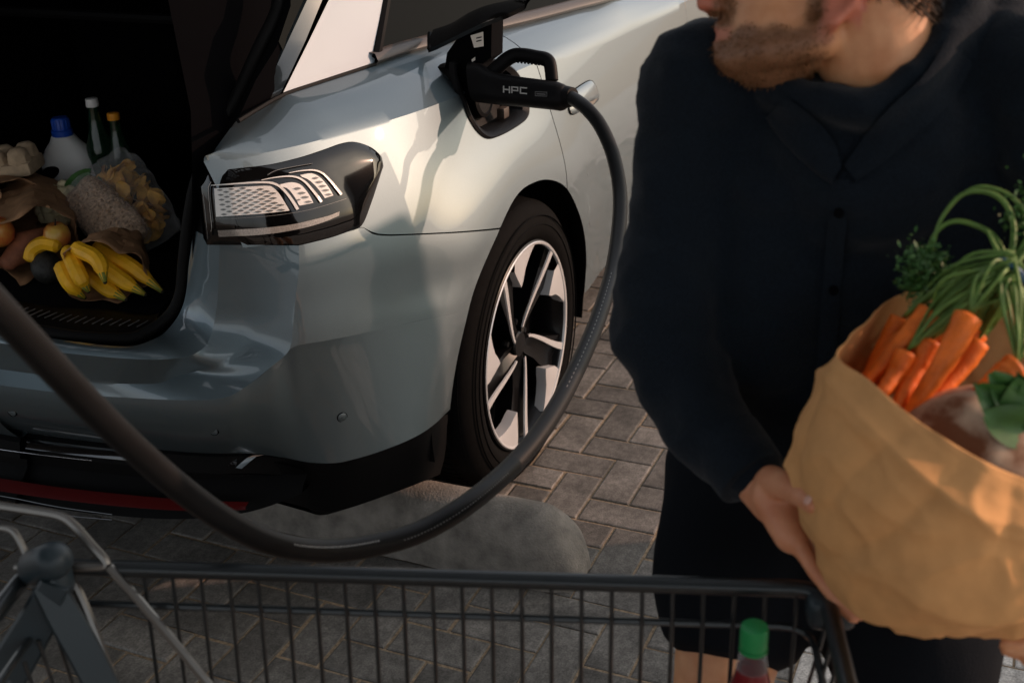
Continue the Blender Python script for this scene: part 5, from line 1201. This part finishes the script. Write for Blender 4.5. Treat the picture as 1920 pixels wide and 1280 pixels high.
# ================================================================ paper grocery bag in his arms
mat('bag_paper', (.55, .285, .112), .8, spec=.2, noise_amt=.12, noise_scale=16, bump=1.0, bump_scale=22)
lev = [
 [(1700, 545, 1.30), (1628, 598, 1.235), (1568, 662, 1.175), (1630, 712, 1.135), (1700, 772, 1.105), (1800, 838, 1.085), (1900, 888, 1.080), (2010, 915, 1.10), (2100, 850, 1.17), (2100, 700, 1.26), (1980, 600, 1.31), (1840, 555, 1.32)],
 [(1660, 640, 1.31), (1575, 690, 1.25), (1528, 742, 1.19), (1590, 800, 1.135), (1680, 860, 1.10), (1790, 915, 1.08), (1900, 960, 1.075), (2010, 985, 1.095), (2090, 930, 1.17), (2090, 790, 1.26), (1960, 690, 1.32), (1810, 650, 1.33)],
 [(1600, 780, 1.32), (1525, 800, 1.265), (1493, 838, 1.21), (1552, 900, 1.145), (1650, 955, 1.105), (1775, 1005, 1.085), (1890, 1045, 1.08), (1990, 1065, 1.10), (2060, 1010, 1.17), (2060, 880, 1.26), (1930, 800, 1.33), (1760, 770, 1.34)],
 [(1590, 900, 1.32), (1530, 920, 1.275), (1505, 952, 1.23), (1560, 1020, 1.165), (1660, 1075, 1.125), (1775, 1120, 1.105), (1890, 1140, 1.10), (1980, 1150, 1.12), (2030, 1100, 1.18), (2030, 980, 1.26), (1900, 900, 1.33), (1750, 880, 1.34)],
 [(1640, 1030, 1.31), (1580, 1050, 1.275), (1552, 1075, 1.24), (1610, 1135, 1.19), (1700, 1176, 1.155), (1790, 1196, 1.14), (1880, 1196, 1.14), (1950, 1196, 1.155), (1985, 1150, 1.20), (1980, 1060, 1.26), (1890, 1010, 1.31), (1760, 1000, 1.32)],
 [(1690, 1080, 1.29), (1650, 1100, 1.265), (1630, 1120, 1.24), (1670, 1160, 1.21), (1730, 1185, 1.19), (1800, 1198, 1.18), (1860, 1198, 1.18), (1910, 1190, 1.19), (1930, 1150, 1.22), (1925, 1100, 1.26), (1860, 1070, 1.29), (1770, 1065, 1.30)]]
rings = [cr([at(*q) for q in L_], 15, True) for L_ in lev]
cols = [cr([r[j] for r in rings], 16) for j in range(len(rings[0]))]
rowsb = [[cols[j][i] for j in range(len(cols))] for i in range(len(cols[0]))]
bv, bf = grid(rowsb, True); bf.append(tuple((len(rowsb) - 1) * len(cols) + j for j in range(len(cols))))
out = []
bcen = at(1800, 870, 1.2)
for k, p in enumerate(bv):
    i = k // len(cols); j = k % len(cols); p = np.array(p); nrm = p - bcen; nrm /= np.linalg.norm(nrm)
    amp = min(1, .3 + i / 22)
    rg = lambda q: (1 - min(1, abs(noise.noise(q)) * 2.6)) ** 2
    pv = Vector(tuple(p)); d1 = pv @ Vector(tuple(CR * .8 + CD * .6)); d2 = pv @ Vector(tuple(CR * .5 - CD * .8)); d3 = pv @ Vector(tuple(CF))
    w = 1.1 * amp * (.008 * rg(Vector((d1 * 5, d2 * 11, d3 * 5 + 2))) - .006 * rg(Vector((d1 * 12 + 5, d2 * 6, d3 * 7))) + .003 * rg(Vector((d1 * 20, d2 * 24, d3 * 18))) + .0012 * noise.noise(pv * 70) + .006 * noise.noise(pv * 9))
    if i < 4: w += .002 * noise.noise(pv * 60)
    out.append(p + nrm * w)
gbag = obj('grocery_bag', (out, bf), 'bag_paper', angle=180)
sm = gbag.modifiers.new('Solidify', 'SOLIDIFY'); sm.thickness = .0012; sm.offset = -1
tag(gbag, 'big brown paper grocery bag with carrots and bread held by the man', 'paper bag')
# carrots
mat('carrot', (.72, .150, .010), .55, noise_amt=.22, noise_scale=45, bump=.6, bump_scale=150); mat('carrot_stem', (.10, .19, .035), .5, noise_amt=.25, noise_scale=60); mat('band', (.02, .08, .16), .5)
bun = tag(empty('carrot_bunch', tuple(at(1760, 760, 1.22))), 'bunch of orange carrots with green tops in the grocery bag', 'carrots')
band = at(1893, 508, 1.19)
crt = [((1816, 592, 1.165), (1770, 678, 1.17), (1712, 764, 1.18), .0135), ((1742, 585, 1.215), (1690, 645, 1.215), (1640, 700, 1.215), .0125), ((1762, 606, 1.235), (1725, 655, 1.235), (1672, 720, 1.225), .012), ((1690, 600, 1.25), (1665, 640, 1.25), (1635, 690, 1.245), .0125),
       ((1832, 640, 1.22), (1800, 690, 1.22), (1740, 760, 1.21), .013), ((1700, 660, 1.20), (1680, 700, 1.20), (1655, 735, 1.19), .012), ((1905, 685, 1.15), (1865, 715, 1.15), (1815, 760, 1.16), .0135), ((1790, 690, 1.245), (1760, 720, 1.24), (1720, 760, 1.235), .012), ((1745, 640, 1.20), (1722, 690, 1.20), (1690, 745, 1.19), .0125)]
for k in range(9):
    x, y, d = rng.uniform(1665, 1840), rng.uniform(610, 690), rng.uniform(1.225, 1.275)
    L = rng.uniform(70, 110); crt.append(((x, y, d), (x - L * .5, y + L * .55, d), (x - L * .95, y + L * 1.15, d - .005), rng.uniform(.0105, .0125)))
for k, (a, b, c, r) in enumerate(crt):
    pa, pb, pc_ = at(*a), at(*b), at(*c); P = cr([pa, pb, pc_, pc_ + (pc_ - pb) * .5], 7); m_ = len(P); P = [P[0] + (P[0] - P[1]) * .5, P[0] + (P[0] - P[1]) * .2] + P
    R_ = [r * .35, r * .78] + [r * (1 - .72 * (i / (m_ - 1)) ** 1.15) * (1 + .035 * math.sin(i * 2.1 + k) + .02 * math.sin(i * 5.3)) for i in range(m_)]
    c_ = obj('carrot', tube(P, R_, 12), 'carrot', bun, angle=180)
    top = P[0]
    for j in range(9 if k < 9 else 3):
        e = band + rng.normal(0, .007, 3); mid = (top * .55 + e * .45) + V(0, 0, .012) + rng.normal(0, .008, 3)
        obj('stem', tube(cr([top, mid, e], 5), np.linspace(.0014, .0024, 11), 6), 'carrot_stem', bun, angle=180)
obj('band', tube([band + CR * .016 * math.cos(a) * .6 + CF * .018 * math.sin(a) + CD * .010 * math.cos(a) for a in np.linspace(0, 2 * math.pi, 14, endpoint=False)], .0035, 6, closed=True), 'band', bun)
tops = [[(1893, 508), (1925, 470), (1960, 420), (1960, 370)], [(1893, 505), (1900, 420), (1870, 368), (1810, 362), (1765, 410), (1748, 470), (1740, 520)], [(1893, 500), (1860, 440), (1800, 415), (1760, 430), (1735, 480), (1728, 525)], [(1893, 508), (1930, 520), (1990, 500)], [(1893, 500), (1930, 430), (1900, 372), (1840, 350), (1790, 372)], [(1893, 512), (1920, 560), (1905, 620), (1918, 670)], [(1893, 505), (1870, 470), (1850, 430)]]
for k, tp_ in enumerate(tops):
    P = cr([at(x, y, 1.19 + .012 * (k % 3) + .01 * i) for i, (x, y) in enumerate(tp_)], 6)
    obj('stem', tube(P, np.linspace(.0034, .0016, len(P)), 7), 'carrot_stem', bun, angle=180)
# feathery carrot leaves at the stem ends
lv, lf = [], []
for (x, y, d, sp_, cnt) in ((1735, 500, 1.235, 34, 900), (1720, 530, 1.25, 26, 500), (1930, 400, 1.22, 45, 400), (1985, 480, 1.2, 50, 300), (1770, 540, 1.25, 26, 300)):
    for _ in range(cnt):
        p = at(x + rng.normal(0, sp_ * .55), y + rng.normal(0, sp_ * .6), d + rng.normal(0, .012)); u = rng.normal(size=3); u /= np.linalg.norm(u); w = np.cross(u, rng.normal(size=3)); w /= np.linalg.norm(w); b = len(lv); s = rng.uniform(.004, .009)
        lv += [p, p + u * s * .5 + w * s * .22, p + u * s, p + u * s * .5 - w * s * .22]; lf.append((b, b + 1, b + 2, b + 3))
tag(obj('carrot_leaves', (lv, lf), 'leaf', bun, smooth=False, recalc=False), kind='stuff')
# floured loaf
bread = bpy.data.materials.new('crust'); bread.use_nodes = True; nt = bread.node_tree; b = nt.nodes['Principled BSDF']; b.inputs['Roughness'].default_value = .85
tcb = nt.nodes.new('ShaderNodeTexCoord'); nb_ = nt.nodes.new('ShaderNodeTexNoise'); nb_.inputs['Scale'].default_value = 16; nb_.inputs['Detail'].default_value = 8; nt.links.new(tcb.outputs['Object'], nb_.inputs[0]); rb_ = nt.nodes.new('ShaderNodeValToRGB')
rb_.color_ramp.elements[0].color = (.15, .048, .014, 1); rb_.color_ramp.elements[0].position = .47; rb_.color_ramp.elements[1].color = (.66, .50, .36, 1); rb_.color_ramp.elements[1].position = .68; nt.links.new(nb_.outputs[0], rb_.inputs[0]); nt.links.new(rb_.outputs[0], b.inputs['Base Color']); M['crust'] = bread
lc = at(1835, 845, 1.175); lfr = frame(CR, -CD * .75 - CF * .6)
tag(obj('bread_loaf', bumpy(ellipsoid(lc, (.085, .065, .062), 36, 22, lfr), .005, 22, 5), 'crust', angle=180), 'round dark loaf dusted with flour in the grocery bag', 'bread')
# spinach leaves
spn = tag(empty('leafy_greens', tuple(at(1900, 790, 1.12))), 'bright green leafy greens beside the loaf in the bag', 'leafy greens')
for k, (x, y, x2, y2, w) in enumerate(((1925, 800, 1862, 745, .020), (1930, 780, 1885, 725, .018), (1940, 810, 1880, 790, .020), (1960, 790, 1950, 720, .022), (1900, 805, 1915, 735, .018))):
    a, b_ = at(x, y, 1.125), at(x2, y2, 1.10); leaf(a, b_ - a, -CF + .2 * CD, np.linalg.norm(b_ - a) + .012, w, .25, parent=spn, seed=k * 1.3, n=9, m=7)
# rust-brown post at the far side of the lot
pp = PX(1925, 30, Z=0)
post = tag(empty('post', tuple(pp)), 'thin rust brown post standing on the paving far behind the man', 'post')
obj('shaft', box(pp + V(0, 0, .6), (.10, .10, 1.2), .012), 'sweet_potato', post); obj('cap', box(pp + V(0, 0, 1.215), (.12, .12, .03), .008), 'column_grey', post)
